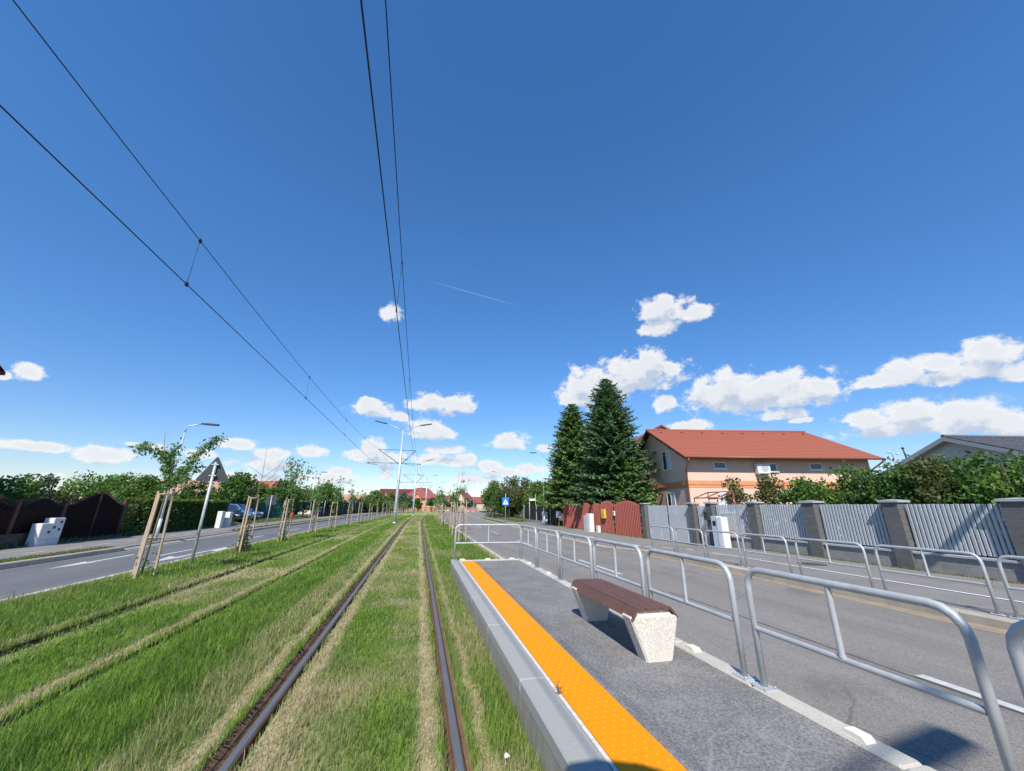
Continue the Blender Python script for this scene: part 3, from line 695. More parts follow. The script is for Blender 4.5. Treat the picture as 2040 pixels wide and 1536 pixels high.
# shrubs behind the slat fence on the right
gs = 'shrubs behind the grey slat fence'
SH = [  # x, y, H, rx, colour, label
 (16.4,15.4,3.45,.75,GREEN_R,'thin reddish shrub with bare gaps against the pink wall',1000,.30),
 (16.6,14.1,3.15,1.0,GREEN_A,'rounded green shrub below the air conditioner',2200,.03),
 (16.0,12.9,3.2,1.05,GREEN_B,'second rounded shrub right of the air conditioner',2300,.03),
 (16.5,11.9,3.35,1.1,GREEN_B,'light green tipped shrub above the second slat panel',2400,.03),
 (16.0,10.9,3.25,1.05,GREEN_A,'upright green shrub before the right end of the pink house',2400,.03),
 (16.4,10.0,3.45,1.15,GREEN_A,'dark green shrub between the pink and the grey roofed house',2600,.03),
 (16.0,9.0,3.45,1.15,GREEN_R,'brownish green shrub below the white gable peak',2600,.03),
 (16.5,8.1,3.5,1.2,GREEN_A,'broad green shrub under the grey tiled roof',2700,.03),
 (16.0,7.2,3.4,1.15,GREEN_B,'leafy green shrub next to the right edge',2600,.03),
 (16.3,6.2,3.4,1.25,GREEN_A,'dense green shrub at the right edge above the last fence pillar',2600,.03),
 (17.8,9.4,3.55,1.4,GREEN_A,'tall dark shrub in the second row under the gable peak',2600,.03),
 (17.9,7.4,3.5,1.5,GREEN_A,'tall leafy shrub in the second row before the grey roof',2600,.03)]
for x, y, H, r, c, lb, n, bs in SH:
    tree('shrub', lb, 'shrub', (x,y,float(zs(y))-.02), H-.05, r, int(n*1.7), bs, 36, .075, c, group=gs, multi=3, trunk_r=.03, rz=RNG.uniform(0,6))
tree('shrub', 'bare limbed little tree with leaf tufts before the pink wall corner', 'shrub', (15.3,16.4,-.05), 3.3, .95, 650, .42, 9, .08, GREEN_R, multi=2, trunk_r=.04)
ug = thing('hedge', 'low dark undergrowth hedge seen through the gaps of the slat fence', 'hedge', (14.6,9.6,.08))
n = 9000; P = np.c_[RNG.normal(0,.28,n), RNG.uniform(-6.2,5.9,n), RNG.uniform(0,1.72,n)]; P[:,2] *= .8+.3*fbm(P[:,1]*1.5,P[:,0]*2,2)
leafmesh('leaf_mass', P, .075, .55, GREEN_A, ug)
b = MB()
for y in np.arange(-6,5.9,.5): b.tube([(0,y,-.1),(.08,y+.05,.8),(-.05,y-.04,1.4)], [.03,.02,.008], 5)
b.build('stems', M['bark'], ug)
# trees behind the dark fence and further along the right road
gr_ = 'trees along the right pavement'
RT = [(15.7,40.2,8.0,1.8,GREEN_B,'light green leafy tree left of the spruces',4300,.08,.12), (15.2,43,4.9,1.7,GREEN_B,'bright green tree behind the dark fence beside the red fence',2600,.08,.13),
 (16.6,46.5,4.8,1.9,GREEN_A,'green tree behind the dark fence gate',2400,.1,.14), (14.6,48,5.4,1.9,GREEN_B,'tree behind the street name plate',2600,.1,.14), (13.9,52.0,5.6,1.8,GREEN_R,'brownish tree with thin pale stems right of the blue crossing sign',2300,.22,.13),
 (12.9,55.5,6.7,2.0,GREEN_R,'taller loose reddish tree behind the blue crossing sign',2300,.2,.13), (12.6,59,5.4,1.9,GREEN_A,'dark green tree between the two blue signs',2400,.06,.15), (11.9,63.5,6.5,2.0,GREEN_B,'dense green tree behind the round blue sign',2700,.06,.15),
 (13.4,72,5.6,2.2,GREEN_A,'farthest dark tree at the bend of the right pavement',2000,.06,.18), (13.6,57.5,3.0,1.8,GREEN_A,'low dark bush at the foot of the reddish tree',1800,.02,.13), (15.6,51,4.6,2.0,GREEN_A,'shady tree in the second row behind the name plate',2200,.04,.15)]
for x, y, H, r, c, lb, n, bs, ls in RT:
    tree('deciduous_tree', lb, 'tree', (x,y,-.12), H, r, int(n*1.4), bs, 22, ls, c, group=gr_, multi=2, trunk_r=.07, rz=RNG.uniform(0,6))
tree('deciduous_tree', 'full green tree filling the yard behind the second dark fence bay', 'tree', (16.2,47,-.12), 5.0, 2.2, 2600, .1, 16, .18, GREEN_A, group=gr_)
tree('deciduous_tree', 'wide shady tree deep behind the brownish trees', 'tree', (17,56,-.12), 5.6, 2.8, 2600, .1, 16, .2, GREEN_A, group=gr_)
# left trees
gl_ = 'trees behind the left fences'
LT = [(-17.2,20.3,2.9,1.2,GREEN_A,'dark shrubby tree at the left edge above the maroon fence',2200,.15,.085), (-18.9,24,3.35,.8,GREEN_C,'feathery grey green tree with one high tip near the left edge',1300,.15,.085), (-17.4,22.2,2.7,.9,GREEN_B,'low leafy tree between the left edge tree and the feathery one',1300,.15,.085), (-18.6,25.3,3.05,1.0,GREEN_C,'loose feathery tree above the middle of the maroon fence',1700,.15,.085),
 (-19.6,30,3.7,2.35,GREEN_B,'broad round crowned tree above the maroon gate',4600,.15,.095), (-18.6,33,3.1,1.2,GREEN_A,'small dark tree right of the round crowned one',1500,.15,.1), (-17.5,25,2.35,.9,GREEN_R,'reddish brown bush just above the maroon fence',1300,.15,.08), (-17.6,28,2.5,1.2,GREEN_A,'low bush under the round crowned tree',1500,.12,.09),
 (-18.3,45.5,4.6,2.5,GREEN_A,'large dark green tree above the parked cars',4600,.08,.15), (-22.5,47,3.9,2.0,GREEN_A,'tree at the pale roof behind the triangular sign',2200,.1,.15), (-18.2,52.5,4.2,1.5,GREEN_B,'lime green tree behind the rectangular sign',1800,.1,.15), (-15.6,52,4.5,2.2,GREEN_A,'dark tree behind the third staked sapling',3300,.08,.15),
 (-14.8,57.5,3.4,1.6,GREEN_B,'leafy tree above the torn green tarp',1900,.1,.15), (-13.5,63,4.8,2.5,GREEN_B,'big rounded bright green tree above the dark mesh fence',4300,.06,.16), (-15.0,82,3.0,1.8,GREEN_A,'low dark bush tree beyond the rounded bright one',1400,.1,.18), (-12.4,85,3.7,2.1,GREEN_R,'low brownish shrub tree above the dark mesh fence',1900,.1,.18), (-10.6,89,3.6,1.4,GREEN_A,'slim dark tree behind the sapling row',1300,.1,.18),
 (-9.2,92,5.0,2.2,GREEN_B,'green tree left of the first tram mast',2600,.06,.18), (-6.3,95,4.7,1.8,GREEN_Y,'yellow green tree just behind the first tram mast',2000,.06,.18), (-3.4,100,5.0,2.0,GREEN_C,'dark blue green tree before the red roofs',2300,.06,.2), (-.2,106,3.5,1.3,GREEN_A,'small tree between the two tram masts',1100,.08,.18)]
for x, y, H, r, c, lb, n, bs, ls in LT:
    tree('deciduous_tree', lb, 'tree', (x,y,.09), H, r, int(n*1.25), bs, 22, ls, c, group=gl_, multi=1, trunk_r=.1, rz=RNG.uniform(0,6))
gf = 'small trees by the distant houses'
FT = [(3.5,112,3.9,1.7,GREEN_A,'dark tree at the right corner of the salmon house'), (8.6,128,3.4,1.8,GREEN_A,'little tree before the white house with red roof'), (9.9,112,4.8,2.2,GREEN_B,'bright green tree between the white house and the steep red roof'), (14.4,118,4.4,1.7,GREEN_C,'dark slim tree right of the steep red roof'), (-1.2,118,3.2,1.6,GREEN_A,'bush below the red roofs')]
for x, y, H, r, c, lb in FT:
    tree('deciduous_tree', lb, 'tree', (x,y,-.1), H, r, 1400, .08, 12, .22, c, group=gf, rz=RNG.uniform(0,6))

# clipped hedge with a ball bush on the left
hedge = thing('hedge', 'tall dark clipped hedge with a fresh yellow green top along the left pavement', 'hedge', (-14.3,28,.09))
n = 19000; X = RNG.uniform(-.65,.65,n); Yh = RNG.uniform(-3.6,5.2,n); Zh = RNG.uniform(0,1.72,n); k = RNG.integers(0,4,n)
X = np.where(k < 2, .60+.14*(fbm(Yh*2,Zh*2+9,2)-.5)*2+RNG.normal(0,.03,n), X); Zh = np.where(k == 2, 1.70+.22*(fbm(Yh*1.5,X*2,2)-.5)+RNG.normal(0,.04,n), Zh); Yh = np.where((k == 3)&(RNG.random(n)<.4), -3.6+RNG.normal(0,.06,n), Yh)
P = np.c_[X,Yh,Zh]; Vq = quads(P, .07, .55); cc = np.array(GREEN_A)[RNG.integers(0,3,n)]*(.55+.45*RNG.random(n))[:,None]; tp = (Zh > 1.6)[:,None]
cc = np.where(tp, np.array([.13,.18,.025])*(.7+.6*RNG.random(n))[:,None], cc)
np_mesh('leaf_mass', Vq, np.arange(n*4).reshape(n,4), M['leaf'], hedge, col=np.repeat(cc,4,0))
b = MB(); 
for y in np.arange(-3.3,5.1,.6): b.tube([(0,y,-.02),(.1,y+.05,.8),(-.05,y,1.5)], [.04,.03,.01], 5)
b.build('stems', M['bark'], hedge)
tree('shrub', 'ball shaped bush with dense leaves rising above the dark hedge', 'shrub', (-15.1,26.3,.09), 3.05, 1.0, 5200, .42, 26, .075, GREEN_B, trunk_r=.06)

# ------------------------------------------------------------------ staked saplings
def stakes(root, spread=.17, H=1.95, n=3, a0=.6, lean=0.):
    for k in range(n):
        a = a0+2*pi*k/n; b = MB(); r = .029
        b.tube([(cos(a)*spread*1.35,sin(a)*spread*1.35,-.05),(cos(a)*spread,sin(a)*spread,H*(1-.03*k))], [r*1.05,r], 8, smooth=False)
        b.build('stake', M['stake'], root)
    for zz in (H*.42, H*.93):
        b = MB(); P = []
        for k in (2, 0) if n == 3 else (0, 1):
            a = a0+2*pi*k/n; P.append((cos(a)*spread*1.2,sin(a)*spread*1.2,zz))
        if n == 3: a = a0+2*pi/3; P.append((cos(a)*spread*1.2,sin(a)*spread*1.2,zz+.02))
        b.tube(P, .017, 5); b.build('cross_brace', M['stake'], root)
def sprig(pts, dens, spread, out):
    P = np.array(pts)
    seg = np.linalg.norm(np.diff(P,axis=0),axis=1); tot = seg.sum(); n = int(dens*tot)
    s = np.r_[0,np.cumsum(seg)]; q = RNG.uniform(0,tot,n)
    c = np.stack([np.interp(q,s,P[:,i]) for i in range(3)],1); out.append(c+RNG.normal(0,spread,(n,3)))
def sapling(label, x, y, branches, group, ls=.045, stake_n=3, bare=None, H=1.95, cols=None, leafd=150, sprd=.075, ivy=0, z0=0.02, rz=.6):
    root = thing('young_tree', label, 'tree', (x,y,z0), 0, group)
    b = MB(); out = []
    for i, (pts, d) in enumerate(branches):
        r0 = .020 if i == 0 else .010
        b.tube(pts, [max(.004, r0*(1-.75*j/(len(pts)-1))) for j in range(len(pts))], 6)
        if d: sprig(pts[1:] if i == 0 else pts, d, sprd, out)
    b.build('trunk', M['twig'], root)
    if ivy: out.append(np.c_[RNG.normal(0,.10,ivy),RNG.normal(0,.10,ivy),np.abs(RNG.normal(0,.5,ivy))*.8])
    if out: leafmesh('crown', np.concatenate(out), ls, .45, cols or GREEN_L, root, droop=.5)
    if stake_n: stakes(root, H=H, n=stake_n, a0=rz)
    return root
gsp = 'staked saplings beside the left road'
sapling('leafy sapling with spreading sprays tied to the tallest looking stakes, beside the triangular sign', -6.02, 11.15,
  [([(0,0,0),(.02,0,1.0),(.05,0,2.0),(-.1,0,2.55),(-.25,0,2.85),(-.36,.05,3.30)],0), ([(.05,0,2.0),(-.05,.02,2.45),(-.22,.05,2.85)],511), ([(-.12,0,2.6),(-.35,-.05,2.84),(-.6,-.1,2.92),(-.82,-.1,2.84)],403),
   ([(.06,0,2.05),(.22,.05,2.35),(.48,.1,2.85),(.68,.12,3.1),(.88,.15,3.24)],480), ([(.05,.0,2.05),(.25,-.1,2.15),(.52,-.15,2.2)],465), ([(.04,.1,2.1),(.3,.2,2.4),(.5,.25,2.5)],372), ([(-.05,0,2.3),(-.1,.1,2.75),(-.05,.15,3.0)],372)], gsp, .042, leafd=0, sprd=.065, ivy=60)
sapling('leafless sapling with bare upswept twigs and ivy at the foot of its stakes', -5.88, 16.05,
  [([(0,0,0),(.05,0,1.0),(.12,0,1.9),(.16,0,2.6),(.12,0,3.6)],0), ([(.16,0,2.6),(-.1,0,2.8),(-.42,0,3.0)],0), ([(.16,0,2.55),(.45,0,2.8),(.8,0,3.15)],0), ([(.18,0,2.3),(.5,0,2.6),(.75,.1,3.3)],0), ([(.15,0,2.2),(.4,.1,2.4),(.9,.1,2.75)],0)], gsp, .05, ivy=420, cols=GREEN_R)
sapling('tall leafy sapling with rounded open crown, third from the camera on the left', -5.98, 20.6,
  [([(0,0,0),(.02,0,1.0),(.05,0,1.9),(.0,0,2.8),(-.3,0,3.7)],110), ([(.03,0,2.1),(.35,0,2.7),(.75,0,3.25)],120), ([(0,0,2.4),(-.3,.1,2.9),(-.42,.1,3.3)],110), ([(.0,0,2.6),(.25,-.1,3.2),(.4,-.1,3.55)],120), ([(.04,.1,2.0),(.4,.1,2.3),(.7,.1,2.45)],110), ([(-.02,.1,2.7),(.05,.2,3.2),(.0,.2,3.6)],110)], gsp, .06, ivy=150, sprd=.1)
def autosap(label, t, y, grp, leafy, H, zz=0.02, sn=2):
    X = float(warp(t,y)); br = [([(0,0,0),(.02,0,1.0),(RNG.normal(0,.06),0,H*.65),(RNG.normal(0,.15),.05,H)], 26*leafy)]
    for k in range(5):
        a = RNG.uniform(0,2*pi); z1 = RNG.uniform(.50,.68)*H; l = RNG.uniform(.3,.75)
        br.append(([(0,0,z1),(cos(a)*l*.5,sin(a)*l*.5,z1+.45*l+.1),(cos(a)*l*.9,sin(a)*l*.9,z1+1.2*l)], 34*leafy))
    return sapling(label, X, y, br, grp, .075+.0009*y, sn, sprd=.12, H=1.9, z0=zz, ivy=0, rz=RNG.uniform(0,6))
ORD = ['fourth','fifth','sixth','seventh','eighth','ninth','tenth','eleventh','twelfth','thirteenth','fourteenth','fifteenth','sixteenth','seventeenth']
LS = [(26.1,1.1,3.4),(31.3,1.0,3.6),(37.0,.7,3.6),(41.2,.2,3.4),(46.9,.8,3.3),(52.2,.15,3.2),(57.8,.2,3.0),(63,.6,3.0),(68,.3,2.8),(73,.5,2.8),(78.5,.3,2.7),(84,.5,2.6),(90,.4,2.6),(96,.4,2.6)]
for (y, lf, H), o_ in zip(LS, ORD):
    autosap('thin staked sapling beside the left road, %s in its row from the camera' % o_, -6.05, y, gsp, lf, H)
grp2 = 'staked saplings on the verge of the right road'
RS = [(19.1,.0,3.4,'nearly bare sapling trunk and stake just behind the platform end railing'), (23.3,.1,3.6,'sapling with tall stake left of the platform end railing post'), (34.3,.7,3.2,'slim staked sapling second behind the platform end railing'), (38.4,1.2,3.3,'leafy staked sapling in the middle of the right verge row'),
      (42.6,.8,3.2,'staked sapling on the right verge where the rails start to bend'), (50,.9,3.0,'staked sapling on the right verge before the far kerb bend'), (58,.8,3.0,'distant staked sapling on the right verge'), (66,.6,2.9,'farthest staked sapling on the right verge')]
for y, lf, H, lb in RS: autosap(lb, 2.12, y, grp2, lf, H, sn=2)
sapling('young tree with a drooping leafy tuft beyond the platform end railing', 2.35, 27.5, [([(0,0,0),(.02,0,1.2),(.06,0,1.9),(.3,0,2.6)],0), ([(.06,0,1.9),(-.1,0,2.3),(.1,0,2.55)],260), ([(.1,0,2.1),(.45,0,2.65),(.75,.1,2.8)],300)], grp2, .06, sprd=.1, stake_n=2)

# ------------------------------------------------------------------ signs
def post(root, H, r=.03, m='galv'):
    b = MB(); b.tube([(0,0,-.1),(0,0,H)], r, 12); return b.build('pole', M[m], root)
tri = thing('road_sign', 'triangular road sign seen from its grey back on a slanting looking pole', 'road sign', (-5.95,13.05,0), radians(8))
post(tri, 2.80, .038)
b = MB(); ptsT = []
for k in range(3):
    a = pi/2+2*pi*k/3
    for d, rr in ((-.10,.93),(-.04,.985),(.04,.985),(.10,.93)): ptsT.append((.46*rr*cos(a+d), 2.50+.46*rr*sin(a+d)))
b.prism(ptsT, .045, .055, XZ); pl = b.build('sign_plate', M['signback'], tri)
b = MB(); b.prism([(x*.9, 2.52+(z-2.52)*.9) for x, z in ptsT], .056, .059, XZ); b.build('sign_face', M['signwhite'], pl)
for zz in (2.40, 2.72):
    b = MB(); b.box(-.09,.09,-.043,.044,zz,zz+.03); b.build('clamp', M['galv'], tri)
rec = thing('road_sign', 'square grey backed road sign on a thin pole beyond the cars', 'road sign', (-11.06,33.7,.1), radians(10))
post(rec, 2.2, .03); b = MB(); b.cbox(-.36,.36,.032,.045,1.50,2.22,.01); b.build('sign_plate', M['signback'], rec)
ped = thing('road_sign', 'square blue pedestrian crossing sign on a pole by the right road', 'road sign', (9.9,45.2,-.11), radians(-12))
post(ped, 3.2, .035); b = MB(); b.cbox(-.38,.38,-.055,-.042,1.85,2.75,.01); pl = b.build('sign_plate', M['signblue'], ped)
b = MB(); b.prism([(-.32,1.97),(.32,1.97),(0,2.58)], -.060,-.0565, XZ); b.build('triangle', M['signwhite'], pl)
b = MB()
b.prism([(.03+.035*cos(2*pi*k/8), 2.34+.035*sin(2*pi*k/8)) for k in range(8)], -.064,-.061, XZ)
b.prism([(-.03,2.30),(.05,2.29),(.04,2.16),(.10,2.02),(.06,2.02),(.0,2.13),(-.07,2.02),(-.11,2.02),(-.03,2.18)], -.064,-.061, XZ); b.build('pictogram', M['signblack'], pl)
rnd = thing('road_sign', 'round blue sign with a red ring sign above it on one pole', 'road sign', (11.75,63.3,-.11), radians(-11))
post(rnd, 3.6, .035)
def disc(cz, r, y, n=24): return [(r*cos(2*pi*k/n), cz+r*sin(2*pi*k/n)) for k in range(n)]
b = MB(); b.prism(disc(2.75,.40,0), -.055,-.042, XZ); pl = b.build('sign_plate', M['signblue2'], rnd)
b = MB(); b.prism([(-.06,2.6),(.06,2.6),(.06,2.8),(.16,2.8),(0,3.0),(-.16,2.8),(-.06,2.8)], -.060,-.0565, XZ); b.build('arrow', M['signwhite'], pl)
b = MB(); b.prism(disc(3.52,.32,0), -.055,-.042, XZ); pl = b.build('sign_plate', M['signred'], rnd)
b = MB(); b.prism(disc(3.52,.23,0), -.060,-.0565, XZ); b.build('sign_face', M['signblue2'], pl)
npl = thing('street_name_sign', 'white street name plate on a thin post above the dark fence', 'street sign', (12.75,45,-.11), radians(-14))
post(npl, 2.75, .03); b = MB(); b.tube([(.72,.05,-.1),(.72,.05,3.2)], .025, 8); b.build('pole', M['galv'], npl)
b = MB(); b.cbox(.04,.68,-.02,.0,2.42,2.64,.008); pl = b.build('name_plate', M['signwhite'], npl)
b = MB(); 
for k in range(9): b.box(.12+k*.055,.155+k*.055,-.0235,-.0212,2.51,2.51+.05*(1 if k % 3 else .75))
b.build('lettering', mat('sign_lettering', (.25,.28,.33), .6), pl)

# ------------------------------------------------------------------ lamps and tram masts
def lamp(label, loc, rz, H, arm, group=None):
    """arm points along local +x"""
    root = thing('street_lamp', label, 'street lamp', loc, rz, group)
    b = MB(); b.tube([(0,0,-.05),(0,0,H*.5),(0,0,H-.35)], [.05,.04,.03], 10)
    b.tube([(0,0,0),(0,0,.9)], .065, 10); b.build('pole', M['pole'], root)
    b = MB(); b.tube([(0,0,H-.36),(0,0,H-.15),(.10,0,H-.03),(.3,0,H+.02),(arm,0,H+.10)], .028, 8); b.build('arm', M['pole'], root)
    b = MB(); b.prism([(arm-.05,-.04),(arm+.25,-.11),(arm+.62,-.10),(arm+.66,0),(arm+.62,.10),(arm+.25,.11),(arm-.05,.04)], H+.075, H+.145); b.build('lamp_head', M['darkmetal'], root)
    return root
lp = 'single arm street lamps along the pavements'
lamp('grey street lamp rising behind the nearest sapling on the left', (-10.75,20.2,.1), 0.25, 5.0, .55, lp)
lamp('grey street lamp by the torn green tarp further along the left pavement', (-12.7,52.1,.1), .1, 5.3, .6, lp)
lamp('street lamp on the right pavement before the dark fence', (12.16,37.6,-.11), pi-.15, 6.95, .75, lp)
lamp('street lamp behind the right trees at the round blue sign', (12.6,62,-.11), pi, 7.0, .8, lp)
lamp('street lamp at the far bend of the right road', (11.4,84,-.11), pi, 7.0, .8, lp)
lamp('street lamp on the right pavement just outside the right edge', (12.4,2.0,.1), pi, 6.6, .85, lp)
dbl = thing('street_lamp', 'twin arm street lamp between the pink house and the white gable', 'street lamp', (40,24.6,-.1), .3)
b = MB(); b.tube([(0,0,0),(0,0,6.3)], .06, 8); b.build('pole', M['pole'], dbl)
for sg in (-1,1):
    b = MB(); b.tube([(0,0,5.9),(sg*.25,0,6.3),(sg*.8,0,6.48)], .025, 6); a_ = b.build('arm', M['pole'], dbl)
    b = MB(); b.lathe([(.02,0),(.12,.04),(.14,.08),(.06,.14)], (sg*.95,0,6.4), 12); b.build('lamp_head', M['white'], a_)

def tram_mast(label, x, y, H, hs=1., sh=0.):
    root = thing('tram_mast', label, 'mast', (x,y,0), 0, 'masts between the two tram tracks'); k = hs
    b = MB(); b.tube([(0,0,-.1),(0,0,2.6),(0,0,H)], [.155,.135,.085], 16)
    for zz in (1.05,1.35,3.9): b.lathe([(.15,0),(.157,.01),(.157,.05),(.15,.06)], (0,0,zz), 16)
    b.build('pole', M['pole'], root)
    b = MB(); b.lathe([(.17,0),(.17,.25),(.14,.26)], (0,0,-.1), 8); b.build('foot', M['pole'], root)
    for sg, xo in ((-1,-2.15),(1,1.40)):
        b = MB(); b.tube([(sg*.08,0,6.85*k),(xo,0,6.85*k)], .024, 7); b.tube([(sg*.1,0,5.5*k),(xo,0,6.83*k)], .03, 7); b.build('bracket', M['darkmetal'], root)
        b = MB(); xe = -3.1 if sg < 0 else 2.0
        b.tube([(sg*.1,0,5.58*k),(xe,0,5.52*k)], .024, 7)
        b.tube([(xe*.98 if sg < 0 else .55,0,5.48*k),(-2.15 if sg < 0 else 1.36,0,5.36*k)], .018, 6)
        for q in (.25,.95): b.lathe([(.03,-.06),(.045,-.03),(.03,0),(.045,.03),(.03,.06)], (xe*q,0,5.53*k), 8)
        b.build('registration_arm', M['darkmetal'], root)
        b = MB(); b.tube([(0,0,H-.12),(sg*.35,-.0,H+.12),(sg*1.6,0,H+.55)], .03, 7); b.build('lamp_arm', M['pole'], root)
        b = MB(); Mx = Matrix.Translation((sg*1.6,0,H+.55)) @ Matrix.Rotation(-sg*.2,4,'Y')
        b.prism([(0,-.05),(sg*.3,-.13),(sg*1.15,-.12),(sg*1.2,0),(sg*1.15,.12),(sg*.3,.13),(0,.05)][::sg], -.04, .05, Mx); b.build('lamp_head', M['darkmetal'], root)
    b = MB(); b.box(-.18,.18,-.02,.02,H-.35,H-.30); b.box(-.18,.18,-.02,.02,H-.2,H-.15); b.build('clamp', M['galv'], root)
    return root
masts = [(-2.0,-6.3,'grey tram mast standing behind the camera'), (-2.09,39.0,'nearest grey tram mast with twin lamps and double wire brackets'), (-.86,71.0,'second grey tram mast, thinner behind the nearest one'), (1.75,107,'third tram mast before the salmon house'), (5.6,140,'farthest tram mast in the bend')]
for x, y, lb in masts: tram_mast(lb, x, y, 8.85)
def wire(name, label, pts, r, drops=None, cat='wire'):
    root = thing(name, label, cat, pts[0]); b = MB(); P = []
    for i in range(len(pts)-1):
        a = Vector(pts[i]); c_ = Vector(pts[i+1]); sag = pts[i+1][3] if len(pts[i+1]) > 3 else 0
        for k in range(10 if i or True else 0):
            f = k/10; p = a.xyz.lerp(c_.xyz, f) if len(a) > 3 else a.lerp(c_, f); p = Vector(p[:3]); p.z -= sag*4*f*(1-f); P.append(p)
    P.append(Vector(pts[-1][:3])); b.tube(P, r, 6); b.build('strand', M['wire'], root, True)
    for y, za, x0, zb, x1 in (drops or []):
        b = MB(); b.tube([(x0,y,za),(x1,y,zb)], .0035, 5)
        for xx, zz in ((x0,za),(x1,zb)): b.box(xx-.015,xx+.015,y-.03,y+.03,zz-.03,zz+.03)
        b.build('dropper', M['wire'], root, True)
    return root
mx = [(-2.12,-6.3)]+[(x,y) for x, y, _ in masts[1:]]
def track_wire(off, z, r, label, name, sag, drops=None):
    pts = [(mx[0][0]+off, mx[0][1], z)]+[(x+off, y, z, sag*((y-mx[i][1])/40)**2) for i, (x, y) in enumerate(mx[1:])]
    wp_ = [Vector(p[:3]) for p in pts]; root = thing(name, label, 'wire', pts[0][:3]); P = []
    for i in range(len(pts)-1):
        sg = pts[i+1][3]
        for k in range(12):
            f = k/12; p = wp_[i].lerp(wp_[i+1], f); p.z -= sg*4*f*(1-f); P.append(p)
    P.append(wp_[-1]); b = MB(); b.tube(P, r, 6); b.build('strand', M['wire'], root, True)
    return root, P
def at_y(P, y):
    for a, c_ in zip(P, P[1:]):
        if a.y <= y <= c_.y: return a.lerp(c_, (y-a.y)/(c_.y-a.y))
cl_, PCL = track_wire(-2.15, 5.33, .0082, 'left lower contact wire over the far track', 'contact_wire', .04)
cr_, PCR = track_wire(1.38, 5.35, .0082, 'right lower contact wire over the near track', 'contact_wire', .04)
ml_, PML = track_wire(-2.15, 6.85, .007, 'left upper carrier wire over the far track', 'carrier_wire', .62)
mr_, PMR = track_wire(1.38, 6.88, .007, 'right upper carrier wire over the near track', 'carrier_wire', .42)
for root, A, B, ys_ in ((ml_,PML,PCL,(-.5,6.9,14.4,22,29.5,45,53,62,80,90,98)), (mr_,PMR,PCR,(7.0,14.5,22,29.5,45,53,62,80,90))):
    for y in ys_:
        p, q = at_y(A,y), at_y(B,y); b = MB(); b.tube([p,q], .004, 5)
        for w in (p,q): b.box(w.x-.012,w.x+.012,y-.035,y+.035,w.z-.035,w.z+.035)
        b.build('dropper', M['wire'], root, True)

# the tram the picture is taken from: its front stands at the camera
tram = thing('tram', 'tram front just behind the camera, casting the shadow on the platform', 'tram', (-.34,-.03,0))
b = MB(); sec = []
ring = [(-1.0,-2.5),(1.0,-2.5)]
prof = [(.32,0),(.9,.04),(1.1,.06)]
def trsec(y, w, z0, z1):
    return [(-w+.1,y,z0),(w-.1,y,z0),(w,y,z0+.1),(w,y,z1-.35),(w-.15,y,z1-.1),(w-.4,y,z1),(-w+.4,y,z1),(-w+.15,y,z1-.1),(-w,y,z1-.35),(-w,y,z0+.1)]
secs = [trsec(-.05,.85,.35,3.0), trsec(-.32,.98,.32,3.12), trsec(-.8,1.16,.30,3.18), trsec(-1.6,1.2,.30,3.2), trsec(-12,1.2,.30,3.2)]
vs = [p for s_ in secs for p in s_]; fs = [tuple(range(9,-1,-1))[::-1], tuple(40+i for i in range(10))]
for i in range(4):
    for j in range(10): fs.append((i*10+j,(i+1)*10+j,(i+1)*10+(j+1)%10,i*10+(j+1)%10))
b.add(vs, fs); b.build('body', M['tramwhite'], tram)

# ------------------------------------------------------------------ right side fences
def pillar(b, x0, x1, y0, y1, z0, z1):
    b.mi = 1; b.box(x0+.012,x1-.012,y0+.012,y1-.012,z0-.1,z1); b.mi = 0; n = max(1, round((z1-z0)/.2)); h = (z1-z0)/n
    for k in range(n): b.cbox(x0,x1,y0,y1,z0+k*h+(.0 if k else -.1),z0+(k+1)*h-.012,.006)
slatf = thing('slat_fence', 'grey metal slat fence on a block plinth with capped block pillars across the road', 'fence', (13.4,10,.1))
FX = 13.2
pil = [(3.45,3.87),(5.93,6.35),(8.38,8.79),(10.84,11.28),(13.28,13.68),(15.72,16.12)]
for y0, y1 in pil:
    z0 = float(zs((y0+y1)/2)); b = MB(); pillar(b, FX, FX+.4, y0, y1, z0, 1.84); p_ = b.build('pillar', [M['block'],M['mortar']], slatf, True)
    b = MB(); b.add([(FX-.05,y0-.05,1.842),(FX+.45,y0-.05,1.842),(FX+.45,y1+.05,1.842),(FX-.05,y1+.05,1.842),(FX-.05,y0-.05,1.90),(FX+.45,y0-.05,1.90),(FX+.45,y1+.05,1.90),(FX-.05,y1+.05,1.90),(FX+.2,(y0+y1)/2,1.93)], [(3,2,1,0),(0,1,5,4),(1,2,6,5),(2,3,7,6),(3,0,4,7),(4,5,8),(5,6,8),(6,7,8),(7,4,8)])
    c_ = b.build('cap', M['cap'], p_); L_ = slatf.location; 
    for v_ in c_.data.vertices: v_.co -= L_
def slats(y0, y1, z0, z1, x, parent, pitch=.098, name='slat_panel', ms=None):
    b = MB(); n = int((y1-y0)/pitch); off = (y1-y0-n*pitch)/2
    for k in range(n):
        a = y0+off+k*pitch+.008; c_ = a+pitch-.018; tz = z1+.012*RNG.normal()*.3
        b.mi = 0; b.add([(x,a,z0),(x-.018,a+.014,z0),(x-.018,c_-.014,z0),(x,c_,z0),(x,a,tz),(x-.018,a+.014,tz-.004),(x-.018,c_-.014,tz-.004),(x,c_,tz)], [(0,4,5,1),(1,5,6,2),(2,6,7,3),(0,3,7,4),(4,7,6,5)])
    b.mi = 1
    for zz in (z0+.15,z1-.2): b.box(x+.004,x+.034,y0,y1,zz,zz+.035)
    return b.build(name, ms or [M['slat'],M['slatdark']], parent, True)
